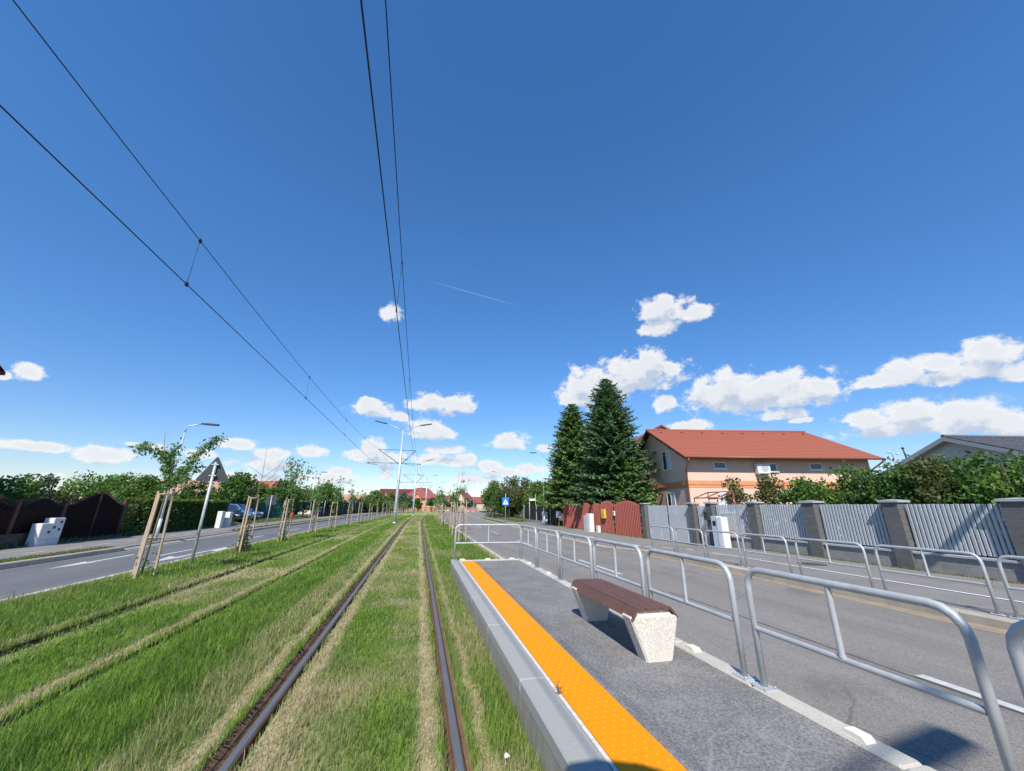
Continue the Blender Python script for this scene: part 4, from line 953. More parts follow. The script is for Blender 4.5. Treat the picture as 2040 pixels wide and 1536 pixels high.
for (a0,a1),(b0,b1) in zip(pil,pil[1:]):
    zz = float(zs((a1+b0)/2)); slats(a1,b0,zz+.50,1.79,FX+.2,slatf)
    b = MB(); y = a1
    for row in (0,1):
        y = a1; first_ = .25 if row else .5
        while y < b0-.01:
            y2 = min(b0, y+(first_ if y == a1 else .5)); b.mi = 0; b.cbox(FX+.08,FX+.32,y+.004,y2-.004,zz-.1 if row == 0 else zz+.2+.006,zz+.2 if row == 0 else zz+.405,.005); y = y2
    b.mi = 1; b.box(FX+.09,FX+.31,a1,b0,zz-.1,zz+.4)
    b.mi = 2; b.cbox(FX+.03,FX+.37,a1,b0,zz+.406,zz+.46,.008)
    b.build('plinth', [M['block2'],M['mortar'],M['cap']], slatf, True)
gate = thing('metal_gate', 'wide grey metal gate between two block pillars left of the slat fence', 'gate', (13.4,19.2,-.12))
for y0, y1 in ((16.98,17.36),(21.3,21.7)):
    b = MB(); pillar(b, FX, FX+.38, y0, y1, -.12, 1.82); p_ = b.build('pillar', [M['block'],M['mortar']], gate, True)
    b = MB(); b.cbox(FX-.04,FX+.42,y0-.04,y1+.04,1.842,1.90,.01); c_ = b.build('cap', M['cap'], p_)
    for v_ in c_.data.vertices: v_.co -= gate.location
for a, c_ in ((17.38,19.32),(19.36,21.28)):
    l_ = slats(a, c_, -.03, 1.76, FX+.2, gate, .075, 'gate_leaf', [M['slat'],M['slatdark']])
wick = thing('metal_gate', 'narrow grey slatted pedestrian gate between two block pillars', 'gate', (13.4,16.5,-.1))
slats(16.15,16.95,-.02,1.74,FX+.18,wick,.09,'gate_leaf'); b = MB(); b.box(FX+.12,FX+.15,16.2,16.26,.9,1.05); b.build('handle', M['darkmetal'], wick, True)
mb_ = thing('letter_box', 'grey letter box mounted on the pillar beside the narrow gate', 'letter box', (13.1,15.9,1.2)); b = MB(); b.cbox(12.98,13.195,15.75,16.05,1.12,1.5,.015); o = b.build('box', M['signback'], mb_, True); b = MB(); b.box(12.974,12.979,15.79,16.01,1.38,1.41); b.build('slot', M['blackfence'], mb_, True)
frm = thing('canopy_frame', 'rusty brown bare canopy frame behind the grey gate', 'frame', (14.2,17,0))
b = MB()
for p_, q_ in [((13.75,15.9,2.12),(13.75,17.5,2.12)),((14.7,15.9,2.42),(14.7,17.6,2.42)),((13.75,15.9,2.12),(14.7,15.9,2.42)),((13.75,17.5,2.12),(14.7,17.6,2.42)),((13.75,16.7,2.12),(14.7,16.75,2.42)),((13.75,15.9,1.9),(13.75,15.9,2.12)),((13.75,17.5,-.1),(13.75,17.5,2.12)),((14.7,17.6,-.1),(14.7,17.6,2.42)),((14.7,15.9,-.1),(14.7,15.9,2.42)),((14.7,15.9,2.1),(14.7,17.6,2.1))]: b.tube([p_,q_], .028, 6)
b.build('tubes', M['pipe'], frm, True)
cab = thing('utility_cabinet', 'white utility cabinet with a meter window in front of the block pillar', 'cabinet', (12.95,15.0,.05))
b = MB(); b.cbox(-.2,.15,-.28,.02,-.1,1.22,.012); b.build('body', M['white'], cab); b = MB(); b.cbox(-.17,.15,.03,.36,-.1,1.25,.012); b.build('side_box', M['whitegrey'], cab)
b = MB(); b.box(-.176,-.172,.10,.28,.85,1.05); b.build('meter_window', M['signblack'], cab)
b = MB(); b.box(-.2045,-.2015,-.25,-.01,.05,.06); b.box(-.2045,-.2015,-.25,-.01,.60,.607); b.build('door_seam', M['slatdark'], cab)

redf = thing('sheet_fence', 'red corrugated sheet metal fence with arched panel tops', 'fence', (13.2,28.5,-.1))
def redpanel(y0, y1, top, z0):
    n = int((y1-y0)/.05); V_ = []; 
    for i in range(n+1):
        y = y0+(y1-y0)*i/n; f = (y-y0)/(y1-y0); x = 13.2+.034*(1 if (i//2) % 2 else -1)
        V_ += [(x,y,z0),(x,y,top(f))]
    b = MB(); b.add(V_, [(2*i,2*i+2,2*i+3,2*i+1) for i in range(n)])
    b.box(13.235,13.265,y0,y1,z0+.25,z0+.29); b.box(13.235,13.265,y0,y1,1.4,1.44)
    b.build('sheet_panel', M['redsheet'], redf, True)
arch = lambda lo, hi: (lambda f: lo+(hi-lo)*sin(pi*f)**.8)
redpanel(21.75,25.1,arch(1.74,2.06),-.13); redpanel(25.14,27.2,arch(1.80,2.08),-.13); redpanel(27.24,28.5,arch(1.86,1.93),-.13); redpanel(28.54,31.6,arch(1.72,1.98),-.13); redpanel(31.64,35.2,arch(1.72,2.0),-.12)
b = MB()
for y in (25.12,28.52,31.62,35.22): b.box(13.23,13.29,y-.03,y+.03,-.2,1.86)
b.build('post', M['redsheet'], redf, True)
yb = thing('letter_box', 'yellow letter box hanging on the red sheet fence', 'letter box', (13.1,26.5,1.1)); b = MB(); b.cbox(13.02,13.165,26.25,26.78,.88,1.5,.02); b.build('box', M['yellow'], yb, True); b = MB(); b.lathe([(.12,0),(.12,.004),(.05,.006)], (0,0,0), 14)
o = b.build('emblem', mat('yellow_dark', (.5,.3,.02), .5), yb); o.rotation_euler = (0,-pi/2,0); o.location = (-.085,0,.08)
wb = thing('meter_box', 'tiny white box on the red fence right of the yellow letter box', 'box', (13.1,25.0,1.2)); b = MB(); b.cbox(13.08,13.17,24.9,25.1,1.1,1.4,.012); b.build('box', M['white'], wb, True); b = MB(); b.box(13.076,13.079,24.94,25.06,1.2,1.3); b.build('window', M['signblack'], wb, True)
def cabinet(label, loc, w, d, h, m, rz=0., group=None, seams=True):
    root = thing('utility_cabinet', label, 'cabinet', loc, rz, group); b = MB(); b.cbox(-d/2,d/2,-w/2,w/2,-.1,h,.015); b.build('body', M[m], root)
    b = MB(); b.box(-d/2-.005,-d/2-.001,-w/2+.04,w/2-.04,h*.12,h*.125); b.box(-d/2-.005,-d/2-.001,-w/2+.04,w/2-.04,h*.55,h*.555); b.box(-d/2-.005,-d/2-.001,w/2-.05,w/2-.045,h*.125,h*.93); b.build('door_seam', M['slatdark'], root)
    return root
cabinet('grey white utility cabinet before the red fence, left and lower of the pair', (12.72,28.6,-.11), .60, .36, 1.12, 'whitegrey'); cabinet('taller bright white utility cabinet before the red fence, right of the pair', (12.66,27.95,-.11), .60, .36, 1.28, 'white')
cabinet('small white cabinet at the foot of the red fence beside the tall one', (12.95,27.2,-.11), .35, .2, .45, 'white'); cabinet('white utility cabinet before the dark bar fence', (12.75,39.2,-.11), .7, .4, 1.25, 'white')
gm = thing('meter_box', 'grey meter box on a short yellow pipe at the left end of the red fence', 'box', (13.0,35.7,-.1)); b = MB(); b.cbox(-.15,.15,-.25,.35,.75,1.35,.02); b.build('box', M['whitegrey'], gm); b = MB(); b.tube([(0,0,-.05),(0,0,.76)], .025, 8); b.build('pipe', M['yellow'], gm)
dk = thing('bar_fence', 'black metal bar fence with pale posts on a low wall', 'fence', (13,42,-.1))
b = MB(); b.box(12.95,13.15,40.4,48.6,-.25,.18); b.build('plinth', M['block2'], dk, True)
for a, c_ in ((36.1,38.2),(38.3,40.4),(40.5,43.1),(43.2,45.8),(45.9,48.5)):
    b = MB(); lo = -.05 if a < 40 else .2
    for y in np.arange(a+.05,c_-.03,.11): b.box(13.04,13.06,y,y+.035,lo,1.72)
    for zz in (lo+.08,.9,1.6): b.box(13.06,13.09,a,c_,zz,zz+.05)
    for zz in np.arange(lo+.15,1.65,.21): b.box(13.10,13.11,a,c_,zz,zz+.16)
    b.build('bar_panel', M['blackfence'], dk, True)
for y in (38.25,40.45,43.15,45.85,48.55):
    b = MB(); b.box(13.0,13.08,y-.04,y+.04,-.15,1.85); b.build('post', M['pole'], dk, True)

# ------------------------------------------------------------------ roofs and houses
def tileplane(b, O, u, w, L, Hs, pitch=.24, course=.34, amp=.022, step=.03):
    """tiled roof plane: O lower-left corner, u along eave, w up the slope"""
    O, u, w = Vector(O), Vector(u).normalized(), Vector(w).normalized(); nrm = u.cross(w)
    nc = max(1,int(Hs/course)); nx = int(L/pitch)*4; vs = []
    for r in range(nc):
        for e, lift in ((0,step),(1,.0)):
            for i in range(nx+1):
                a = L*i/nx; wob = amp*sin(2*pi*(i/4.)+.7)
                vs.append(O+u*a+w*((r+e)*Hs/nc)+nrm*(lift+wob+.004*sin(i*12.9+r*7.1)))
    n = nx+1; fs = []
    for r in range(2*nc-1):
        for i in range(nx): fs.append((r*n+i,r*n+i+1,(r+1)*n+i+1,(r+1)*n+i))
    b.add(vs, fs)
def window(parent, name, x0, x1, z0, z1, wall, axis, mull=1, curtain=False, fr=.07):
    """axis 'y': window in a wall facing -y at y=wall; 'x': facing -x at x=wall"""
    def bx(b, a0, a1, c0, c1, d0, d1):
        if axis == 'y': b.box(a0,a1,wall+d0,wall+d1,c0,c1)
        else: b.box(wall+d0,wall+d1,a0,a1,c0,c1)
    b = MB(); bx(b,x0,x0+fr,z0,z1,-.04,.05); bx(b,x1-fr,x1,z0,z1,-.04,.05); bx(b,x0+fr,x1-fr,z0,z0+fr,-.04,.05); bx(b,x0+fr,x1-fr,z1-fr,z1,-.04,.05)
    for k in range(mull):
        xm = x0+(x1-x0)*(k+1)/(mull+1); bx(b,xm-fr*.6,xm+fr*.6,z0+fr,z1-fr,-.035,.045)
    bx(b,x0-.06,x1+.06,z0-.06,z0-.004,-.12,.03)
    f = b.build('window', M['upvc'], parent); b = MB(); bx(b,x0+fr,x1-fr,z0+fr,z1-fr,-.012,.004); b.build('pane', M['glass'], f)
    if curtain:
        b = MB(); bx(b,x0+fr+.02,x0+(x1-x0)*.42,z0+fr,z1-fr,-.02,-.014); b.build('curtain', M['curtain'], f)
    return f
ph = thing('pink_house', 'pink rendered house with orange tiled gable roof behind the grey gate', 'house', (17.42,22.63,0), atan2(-.209,.978))
E_, Rz, D_, Lx = 5.0, 8.04, 12.72, 13.97; wx0, wx1, wy0, wy1 = .42, 13.55, .80, D_-.8; sl = (Rz-E_)/(D_/2)
b = MB(); zt = E_+sl*wy0-.06; pk = Rz-.16
b.add([(wx0,wy0,-.3),(wx1,wy0,-.3),(wx1,wy1,-.3),(wx0,wy1,-.3),(wx0,wy0,zt),(wx1,wy0,zt),(wx1,wy1,zt),(wx0,wy1,zt),(wx0,D_/2,pk),(wx1,D_/2,pk)], [(0,1,5,4),(1,2,6,9,5),(2,3,7,6),(3,0,4,8,7)])
b.build('wall', M['pink'], ph)
b = MB()
for z0, z1, o in ((3.22,3.46,.02),(2.98,3.19,.018)): b.box(wx0-o,wx1+o,wy0-o,wy0-.001,z0,z1); b.box(wx0-o,wx0-.001,wy0-.001,wy1,z0,z1)
b.box(wx0-.05,wx1+.05,wy0-.05,wy0-.001,3.185,3.225); b.box(wx0-.05,wx0-.001,wy0-.001,wy1,3.185,3.225)
b.build('storey_band', M['band'], ph)
b = MB(); ln = hypot(D_/2, Rz-E_); tileplane(b,(0,0,E_),(1,0,0),(0,D_/2,Rz-E_),Lx,ln); 
b.add([(0,D_,E_),(Lx,D_,E_),(Lx,D_/2,Rz),(0,D_/2,Rz)], [(0,1,2,3)])
b.tube([(-.02,D_/2,Rz+.03),(Lx+.02,D_/2,Rz+.03)], .10, 8)
for k in range(8): b.lathe([(.09,0),(.09,.12),(.0,.16)], (1.0+k*1.75,D_/2-.75,Rz-.34), 8)
roof = b.build('roof', M['tile_orange'], ph)
b = MB()   # soffits, barge boards, rafter ends
b.add([(0,0,E_-.05),(Lx,0,E_-.05),(Lx,wy0+.02,E_-.05+sl*wy0),(0,wy0+.02,E_-.05+sl*wy0)], [(0,3,2,1)])
for xg, xi in ((0,wx0+.01),(Lx,wx1-.01)):
    b.add([(xg,0,E_-.05),(xi,0,E_-.05),(xi,D_/2,Rz-.05),(xg,D_/2,Rz-.05),(xi,D_,E_-.05),(xg,D_,E_-.05)], [(0,1,2,3),(3,2,4,5)])
    x_ = xg-.012 if xg == 0 else xg+.012
    for s_ in (0,1):
        y0_, y1_ = (0,D_/2) if s_ == 0 else (D_,D_/2)
        b.add([(x_,y0_,E_-.16),(x_,y1_,Rz-.16),(x_,y1_,Rz+.02),(x_,y0_,E_+.02),(x_+.03,y0_,E_-.16),(x_+.03,y1_,Rz-.16),(x_+.03,y1_,Rz+.02),(x_+.03,y0_,E_+.02)], [(0,1,2,3),(4,7,6,5),(0,4,5,1),(3,2,6,7)])
for y_, s_ in ((2.2,1),(4.3,1),(8.4,-1),(10.5,-1),(D_/2,1)):
    z_ = E_+sl*min(y_,D_-y_)-.22; b.box(.0,wx0,y_-.06,y_+.06,z_,z_+.12)
b.build('soffit', M['soffit'], roof)
b = MB(); b.tube([(-.02,-.06,E_-.03),(Lx+.02,-.06,E_-.03)], .062, 8); b.build('gutter', M['pipe'], roof)
b = MB(); b.tube([(.30,-.02,E_-.06),(.30,.0,E_-.3),(.36,.70,E_-.8),(.36,.73,2.0),(.36,.73,-.1)], .055, 8); b.build('downpipe', M['pipe'], ph)
b = MB(); b.tube([(Lx-.1,-.02,E_-.06),(Lx-.15,.0,E_-.2),(13.4,.70,E_-.8),(13.4,.73,-.1)], .055, 8); b.build('downpipe', M['pipe'], ph)
window(ph,'w',2.36,3.27,4.26,4.74,wy0,'y',0); window(ph,'w',6.25,6.86,4.12,4.70,wy0,'y',0); window(ph,'w',2.39,3.35,1.35,2.67,wy0,'y',1,True); window(ph,'w',9.2,10.1,4.26,4.74,wy0,'y',0)
window(ph,'w',3.15,4.55,4.43,5.92,wx0,'x',1,True); window(ph,'w',7.6,9.25,4.45,6.05,wx0,'x',1); window(ph,'w',3.1,4.5,1.3,2.75,wx0,'x',1,True); window(ph,'w',7.2,9.8,1.2,3.0-.05,wx0,'x',2)
b = MB(); b.cbox(5.22,6.12,wy0-.42,wy0-.06,3.96,4.62,.02); b.box(5.3,5.34,wy0-.4,wy0-.002,3.9,3.955); b.box(6.0,6.04,wy0-.4,wy0-.002,3.9,3.955); acu = b.build('air_conditioner', M['white'], ph)
b = MB(); b.prism([(5.72+.24*cos(2*pi*k/20),4.29+.24*sin(2*pi*k/20)) for k in range(20)], wy0-.428,wy0-.422, XZ)
b.build('fan_grille', mat('fan_grille', (.42,.43,.43), .6, n=.2, scale=30), acu)

def house(name, label, cx, cy, rz, w, d, eave, ridge, wall, roofm, hip=0., over=.4, wins=(), gable='x', z0=-.2, tiles=True):
    """ridge along local x; front wall at y=-d/2; wins: (x0,x1,z0,z1) on the front or ('s',y0,y1,z0,z1) on the -x side"""
    root = thing(name, label, 'house', (cx,cy,z0), rz); x0, x1, y0, y1 = -w/2, w/2, -d/2, d/2; s_ = (ridge-eave)/(d/2+over); zt = eave+s_*over-.05; pk = ridge-.12
    b = MB(); b.add([(x0,y0,0),(x1,y0,0),(x1,y1,0),(x0,y1,0),(x0,y0,zt),(x1,y0,zt),(x1,y1,zt),(x0,y1,zt),(x0,0,pk if not hip else zt),(x1,0,pk if not hip else zt)], [(0,1,5,4),(1,2,6,9,5),(2,3,7,6),(3,0,4,8,7)])
    b.build('wall', wall, root); X0, X1, Y0, Y1 = x0-over, x1+over, y0-over, y1+over; b = MB(); h_ = hip
    b.add([(X0,Y0,eave),(X1,Y0,eave),(X1-h_,0,ridge),(X0+h_,0,ridge),(X1,Y1,eave),(X0,Y1,eave)], [(0,1,2,3),(4,5,3,2)]+([(5,0,3),(1,4,2)] if hip else []))
    b.add([(X0,Y0,eave-.12),(X1,Y0,eave-.12),(X1,Y1,eave-.12),(X0,Y1,eave-.12),(X0,Y0,eave-.004),(X1,Y0,eave-.004),(X1,Y1,eave-.004),(X0,Y1,eave-.004)], [(3,2,1,0),(0,1,5,4),(1,2,6,5),(2,3,7,6),(3,0,4,7)])
    if tiles and not hip: tileplane(b,(X0,Y0,eave+.01),(1,0,0),(0,-Y0,ridge-eave),X1-X0,hypot(Y0,ridge-eave),.3,.38)
    b.tube([(X0+h_,0,ridge+.02),(X1-h_,0,ridge+.02)], .09, 6)
    r_ = b.build('roof', roofm, root); b = MB(); b.box(w*.2,w*.2+.5,d*.05,d*.05+.5,ridge-1.2,ridge+.6); b.build('chimney', M['cream'], r_)
    for q in wins:
        if q[0] == 's': window(root,'w',*q[1:],x0,'x')
        else: window(root,'w',*q,y0,'y')
    return root
# white gabled house at the right edge: gable faces the road
wh = thing('white_house', 'pale house with dark grey tiled roof and broad gable at the right edge', 'house', (24,10.2,-.1), atan2(-.209,.978)*.9)
wl_ = 12.; pkz, ev, hw = 5.08, 3.2, 3.9
b = MB(); b.add([(0,-2.0,0),(0,6.9,0),(0,6.9,ev),(0,2.45,pkz-.1),(0,-2.0,ev)], [(0,1,2,3,4)][::-1]); b.add([(0,-2,0),(wl_,-2,0),(wl_,-2,ev),(0,-2,ev)], [(0,1,2,3)]); b.add([(0,6.9,0),(wl_,6.9,0),(wl_,6.9,ev),(0,6.9,ev)], [(3,2,1,0)])
b.add([(wl_,-2.0,0),(wl_,6.9,0),(wl_,6.9,ev),(wl_,2.45,pkz-.1),(wl_,-2.0,ev)], [(0,1,2,3,4)]); b.build('wall', M['whitewall'], wh)
b = MB(); tileplane(b,(-.35,-2.5,ev-.15),(1,0,0),(0,4.95,pkz-ev+.15),wl_+.7,hypot(4.95,pkz-ev+.15),.3,.38,.015,.025); b.add([(-.35,7.4,ev-.15),(wl_+.35,7.4,ev-.15),(wl_+.35,2.45,pkz),(-.35,2.45,pkz)], [(0,1,2,3)]); b.tube([(-.36,2.45,pkz+.03),(wl_+.35,2.45,pkz+.03)], .08, 8)
rf = b.build('roof', M['tile_grey'], wh); b = MB()
for y0_, y1_ in ((-2.5,2.45),(7.4,2.45)): b.add([(-.39,y0_,ev-.36),(-.39,y1_,pkz-.2),(-.39,y1_,pkz+.0),(-.39,y0_,ev-.16),(.0,y0_,ev-.36),(.0,y1_,pkz-.2)], [(0,1,2,3),(0,4,5,1)])
b.build('barge_board', M['cap'], rf)
b = MB(); b.tube([(-.2,1.0,0),(-.2,1.0,3.3)], .05, 6); b.build('downpipe', M['upvc'], wh)
window(wh,'w',.9,2.6,2.5,3.5,0,'x',1)
pc = thing('chimney_pipe', 'thin metal flue with a cowl on a brick stub left of the white gable', 'chimney', (40,23.75,0), 0)
b = MB(); b.box(-.25,.25,-.25,.25,-.1,5.75); b.build('brick_stub', M['tile_pinkish'], pc); b = MB(); b.tube([(0,0,5.7),(-.12,0,6.6)], .06, 8); b.lathe([(.05,0),(.12,.04),(.12,.1),(.02,.16)], (-.12,0,6.6), 8); b.build('flue', M['darkmetal'], pc)

bh = house('cream_house', 'big cream house with red roof mostly hidden behind the spruces', 26.2, 47, atan2(-.209,.978), 15, 15, 8.4, 9.6, M['cream'], M['tile_red'], 0, .5, [(-6,-4.5,4.5,6),(-3,-1.5,4.5,6),(0,1.5,4.5,6)], tiles=False)
gw = MB(); gw.add([(-3.00,-7.9,8.0),(8.20,-7.9,8.0),(2.60,-7.9,11.0)], [(0,1,2)]); gw.add([(-3.00,-7.9,6.5),(8.20,-7.9,6.5),(8.20,-7.9,8.0),(-3.00,-7.9,8.0)], [(0,1,2,3)]); gw.build('gable_wall', M['cream'], bh)
gw = MB(); gw.add([(-3.60,-8.2,7.75),(2.60,-8.2,11.15),(2.60,4,11.15),(-3.60,4,7.75)], [(0,1,2,3)]); gw.add([(8.80,-8.2,7.75),(2.60,-8.2,11.15),(2.60,4,11.15),(8.80,4,7.75)], [(3,2,1,0)])
gw.add([(-3.60,-8.22,7.6),(2.60,-8.22,11.0),(2.60,-8.22,11.2),(-3.60,-8.22,7.8)], [(0,1,2,3)]); gw.add([(8.80,-8.22,7.6),(2.60,-8.22,11.0),(2.60,-8.22,11.2),(8.80,-8.22,7.8)], [(3,2,1,0)]); gw.build('gable_roof', M['tile_red'], bh)
gw = MB(); gw.box(1.9,3.3,-7.98,-7.88,9.5,10.2); gw.build('attic_opening', M['soffit'], bh)

# left edge house: only the dark eave corner shows
house('brick_house', 'house at the left edge showing only its dark red eave corner', -21.6, 14.6, 0.0, 10.6, 5.2, 6.55, 8.6, M['cream'], M['tile_maroon'], 0, .5, [], tiles=False)
# distant houses
house('distant_house', 'low house with faded pink tiled roof behind the triangular sign', -33, 72, .15, 12, 9, 3.0, 5.3, M['cream'], M['tile_pinkish'], 0, .4, [(-4,-3,1,2.2),(1,2,1,2.2)], tiles=False)
house('distant_house', 'house with bright orange roof peeping over the trees behind the bare sapling', -27.0, 78, -.35, 9, 8, 3.0, 5.7, M['cream'], M['tile_orange'], 0, .4, [(-2,-1,1,2.2)], tiles=False)
house('distant_house', 'pale brick gabled house between two trees left of the mesh fence', -19.4, 78, 1.35, 8, 5.2, 2.6, 4.3, M['cream'], M['tile_maroon'], 0, .3, [(-1,0,1,2)], tiles=False)
for x, y, rz, w, lb in [(-17.5,112,.1,11,'long low house with faded roof above the dark mesh fence'), (-11.5,118,-.1,9,'second low house with faded roof left of the first tram mast')]:
    house('distant_house', lb, x, y, rz, w, 8, 2.6, 4.4, M['cream'], M['tile_pinkish'], 0, .4, [(-3,-2,1,2.1),(1,2,1,2.1)], tiles=False)
house('distant_house', 'tall cream house with maroon roof behind the first tram mast', -7.2, 134, -.1, 10, 9, 5.0, 6.9, M['cream'], M['tile_maroon'], 0, .5, [(-3,-2,2.8,4.2),(1,2,2.8,4.2)], tiles=False)
house('distant_house', 'low house with wide red roof between the first and second tram mast', -4.0, 126, -.1, 9.5, 8, 3.0, 4.9, M['cream'], M['tile_red'], 0, .4, [(-3,-2,.8,2.2),(2,3,.8,2.2)], tiles=False)
sh_ = house('distant_house', 'salmon and cream villa with hipped red roof at the end of the tracks', .7, 124, -.12, 9.5, 9, 3.9, 7.0, mat('salmon_render', (.62,.33,.18), .9, n=.08), M['tile_red'], 3.6, .5, [(-3.6,-2.4,2.2,3.4),(-3.6,-2.4,.6,1.8),(2.2,3.4,2.2,3.4)], tiles=False)
b = MB(); b.add([(-2.2,-4.9,0),(.6,-4.9,0),(.6,-4.9,3.9),(-.8,-4.9,5.0),(-2.2,-4.9,3.9)], [(0,1,2,3,4)]); b.add([(-2.5,-5.1,3.75),(-.8,-5.1,5.15),(-.8,-2,5.15),(-2.5,-2,3.75)], [(0,1,2,3)]); b.add([(.9,-5.1,3.75),(-.8,-5.1,5.15),(-.8,-2,5.15),(.9,-2,3.75)], [(3,2,1,0)])
b.box(-1.9,.3,-5.6,-4.92,2.0,2.7); b.build('porch_gable', mat('salmon_gable', (.60,.27,.17), .9), sh_)
house('distant_house', 'white house with red roof right of the salmon villa', 9.2, 140, -.1, 9, 8, 3.0, 5.2, M['signwhite'], M['tile_red'], 0, .4, [(-3,-2,.9,2.2),(0,1,.9,2.2),(2.5,3.5,.9,2.2)], tiles=False)
house('distant_house', 'house with steep red roof at the bend of the road', 14.5, 132, 1.1, 7, 7, 2.6, 6.2, M['cream'], M['tile_red'], 0, .4, [], tiles=False)
house('distant_house', 'small red roofed house beyond the far bend', 24.5, 170, .3, 10, 9, 3.2, 5.6, M['cream'], M['tile_red'], 2, .4, [], tiles=False)
fw = thing('garden_wall', 'pale garden fence with posts before the distant houses', 'fence', (6,116,0)); b = MB()
for k in range(70):
    x = -6+k*.34; y = 112+.35*max(0,x-3); b.box(x,x+.20,y,y+.05,-.2,1.25)
    if k % 8 == 0: b.box(x-.1,x+.2,y-.1,y+.1,-.2,1.5)
b.build('pickets', M['tile_pinkish'], fw, True)

# ------------------------------------------------------------------ left side
lf = thing('sheet_fence', 'dark maroon metal fence with curved spiked tops and brown posts', 'fence', (-14,18,.1)); LX = -14.0
def wavepanel(y0, y1, zlo, zhi, z0, parent, up=True, name='panel'):
    n = 26; tops = [zlo+(zhi-zlo)*(.5-.5*cos(2*pi*i/n)) for i in range(n+1)]; b = MB(); ys_ = [y0+(y1-y0)*i/n for i in range(n+1)]
    for dx in (0,.02): b.add([p for y, t in zip(ys_,tops) for p in ((LX+dx,y,z0),(LX+dx,y,t-.08))], [((2*i,2*i+2,2*i+3,2*i+1) if not dx else (2*i+1,2*i+3,2*i+2,2*i)) for i in range(n)])
    o = b.build(name, M['maroon'], parent, True); b = MB()
    b.tube([(LX+.01,y,t-.08) for y, t in zip(ys_,tops)], .02, 5)
    for i in range(n+1): b.tube([(LX+.04,ys_[i],z0),(LX+.04,ys_[i],tops[i]+.04)], .010, 4); b.lathe([(.01,0),(.022,.03),(.001,.11)], (LX+.04,ys_[i],tops[i]+.03), 4)
    s_ = b.build('spikes', M['maroonpost'], o, True)
    for v_ in s_.data.vertices: v_.co -= parent.location
    return o
def wfix(o): return o
for y in (13.5,15.6,17.85,19.8):
    b = MB(); b.box(LX-.07,LX+.07,y-.07,y+.07,-.1,1.72); b.build('post', M['maroonpost'], lf, True)
for y0_, y1_ in ((13.6,15.5),(15.7,17.75),(17.95,19.72)):
    wavepanel(y0_,y1_,1.58,1.84,.55,lf); b = MB(); b.box(LX-.16,LX+.16,y0_-.1,y1_+.1,-.1,.55); b.build('stone_plinth', M['stone'], lf, True)
lg = thing('metal_gate', 'dark maroon double leaf gate rising to a curved peak', 'gate', (-14,21.9,.1))
n = 15
def leaf(y0, y1, rev):
    n = 14; ys_ = [y0+(y1-y0)*i/n for i in range(n+1)]; tops = [1.52+.5*(.5-.5*cos(pi*((n-i) if rev else i)/n)) for i in range(n+1)]; b = MB()
    b.add([p for y, t in zip(ys_,tops) for p in ((LX,y,.16),(LX,y,t))], [(2*i,2*i+2,2*i+3,2*i+1) for i in range(n)]); b.add([p for y, t in zip(ys_,tops) for p in ((LX+.03,y,.16),(LX+.03,y,t))], [(2*i+1,2*i+3,2*i+2,2*i) for i in range(n)])
    o = b.build('gate_leaf', M['maroon'], lg, True); b = MB(); b.tube([(LX+.015,y,t) for y, t in zip(ys_,tops)], .025, 5); b.tube([(LX+.015,ys_[0],.14),(LX+.015,ys_[0],tops[0])], .028, 5); b.tube([(LX+.015,ys_[-1],.14),(LX+.015,ys_[-1],tops[-1])], .028, 5)
    for i in range(0,n+1): b.lathe([(.01,0),(.022,.03),(.001,.12)], (LX+.015,ys_[i],tops[i]+.02), 4)
    f_ = b.build('frame', M['maroonpost'], o, True)
    for v_ in f_.data.vertices: v_.co -= lg.location
    f_.data.transform(Matrix.Translation(Vector((0,0,0))))
leaf(19.9,21.5,False); leaf(21.54,23.08,True)
for y in (23.18,):
    b = MB(); b.box(LX-.07,LX+.07,y-.07,y+.07,-.1,1.74); b.build('post', M['maroonpost'], lg, True)
chf = thing('mesh_fence', 'ivy grown wire mesh fence between the maroon gate and the dark hedge', 'fence', (-14,24.9,.1))
b = MB()
for y in (23.35,24.4,25.5): b.tube([(LX,y,-.05),(LX,y,1.6)], .03, 6)
for zz in np.arange(.15,1.6,.11): b.tube([(LX,23.3,zz),(LX,26.0,zz)], .005, 4)
b.tube([(LX,23.3,1.6),(LX,26.0,1.6)], .02, 5)
b.build('wire_mesh', M['chain'], chf, True)
n = 2600; P = np.c_[RNG.normal(-.12,.1,n), RNG.uniform(-1.6,.6,n), RNG.beta(1,1.1,n)*1.45+.02]; leafmesh('ivy', P, .05, .6, GREEN_R+GREEN_A, chf)
n = 1300; P = np.c_[np.abs(RNG.normal(.1,.2,n)), RNG.uniform(-1.6,.6,n), np.abs(RNG.normal(0,.22,n))]; leafmesh('creeper', P, .06, .6, GREEN_A, chf)
uc = thing('utility_cabinet', 'stepped white utility cabinet with meter windows against the maroon fence', 'cabinet', (-13.55,18.75,.1))
b = MB(); b.cbox(-.16,.16,-.44,-.01,-.1,.78,.015); b.build('low_box', M['white'], uc); b = MB(); b.cbox(-.16,.16,0,.48,-.1,.96,.015); b.build('tall_box', M['white'], uc)
for y, zz in ((.03,.58),(.28,.76),(-.14,.42),(.26,.5)):
    b = MB(); b.box(.161,.165,y,y+.10,zz,zz+.09); b.build('meter_window', M['signblack'], uc)
for y0_, y1_, zz in ((-.42,-.04,.2),(.03,.45,.2)):
    b = MB(); b.box(.161,.164,y0_,y1_,zz,zz+.012); b.build('door_seam', M['slatdark'], uc)
for x, y, h, lb in ((-12.9,30.6,1.05,'left one of two weathered white cabinets at the hedge end'), (-12.75,31.4,1.0,'right one of two weathered white cabinets at the hedge end')):
    cabinet(lb, (x,y,.1), .42, .3, h, 'white', pi)
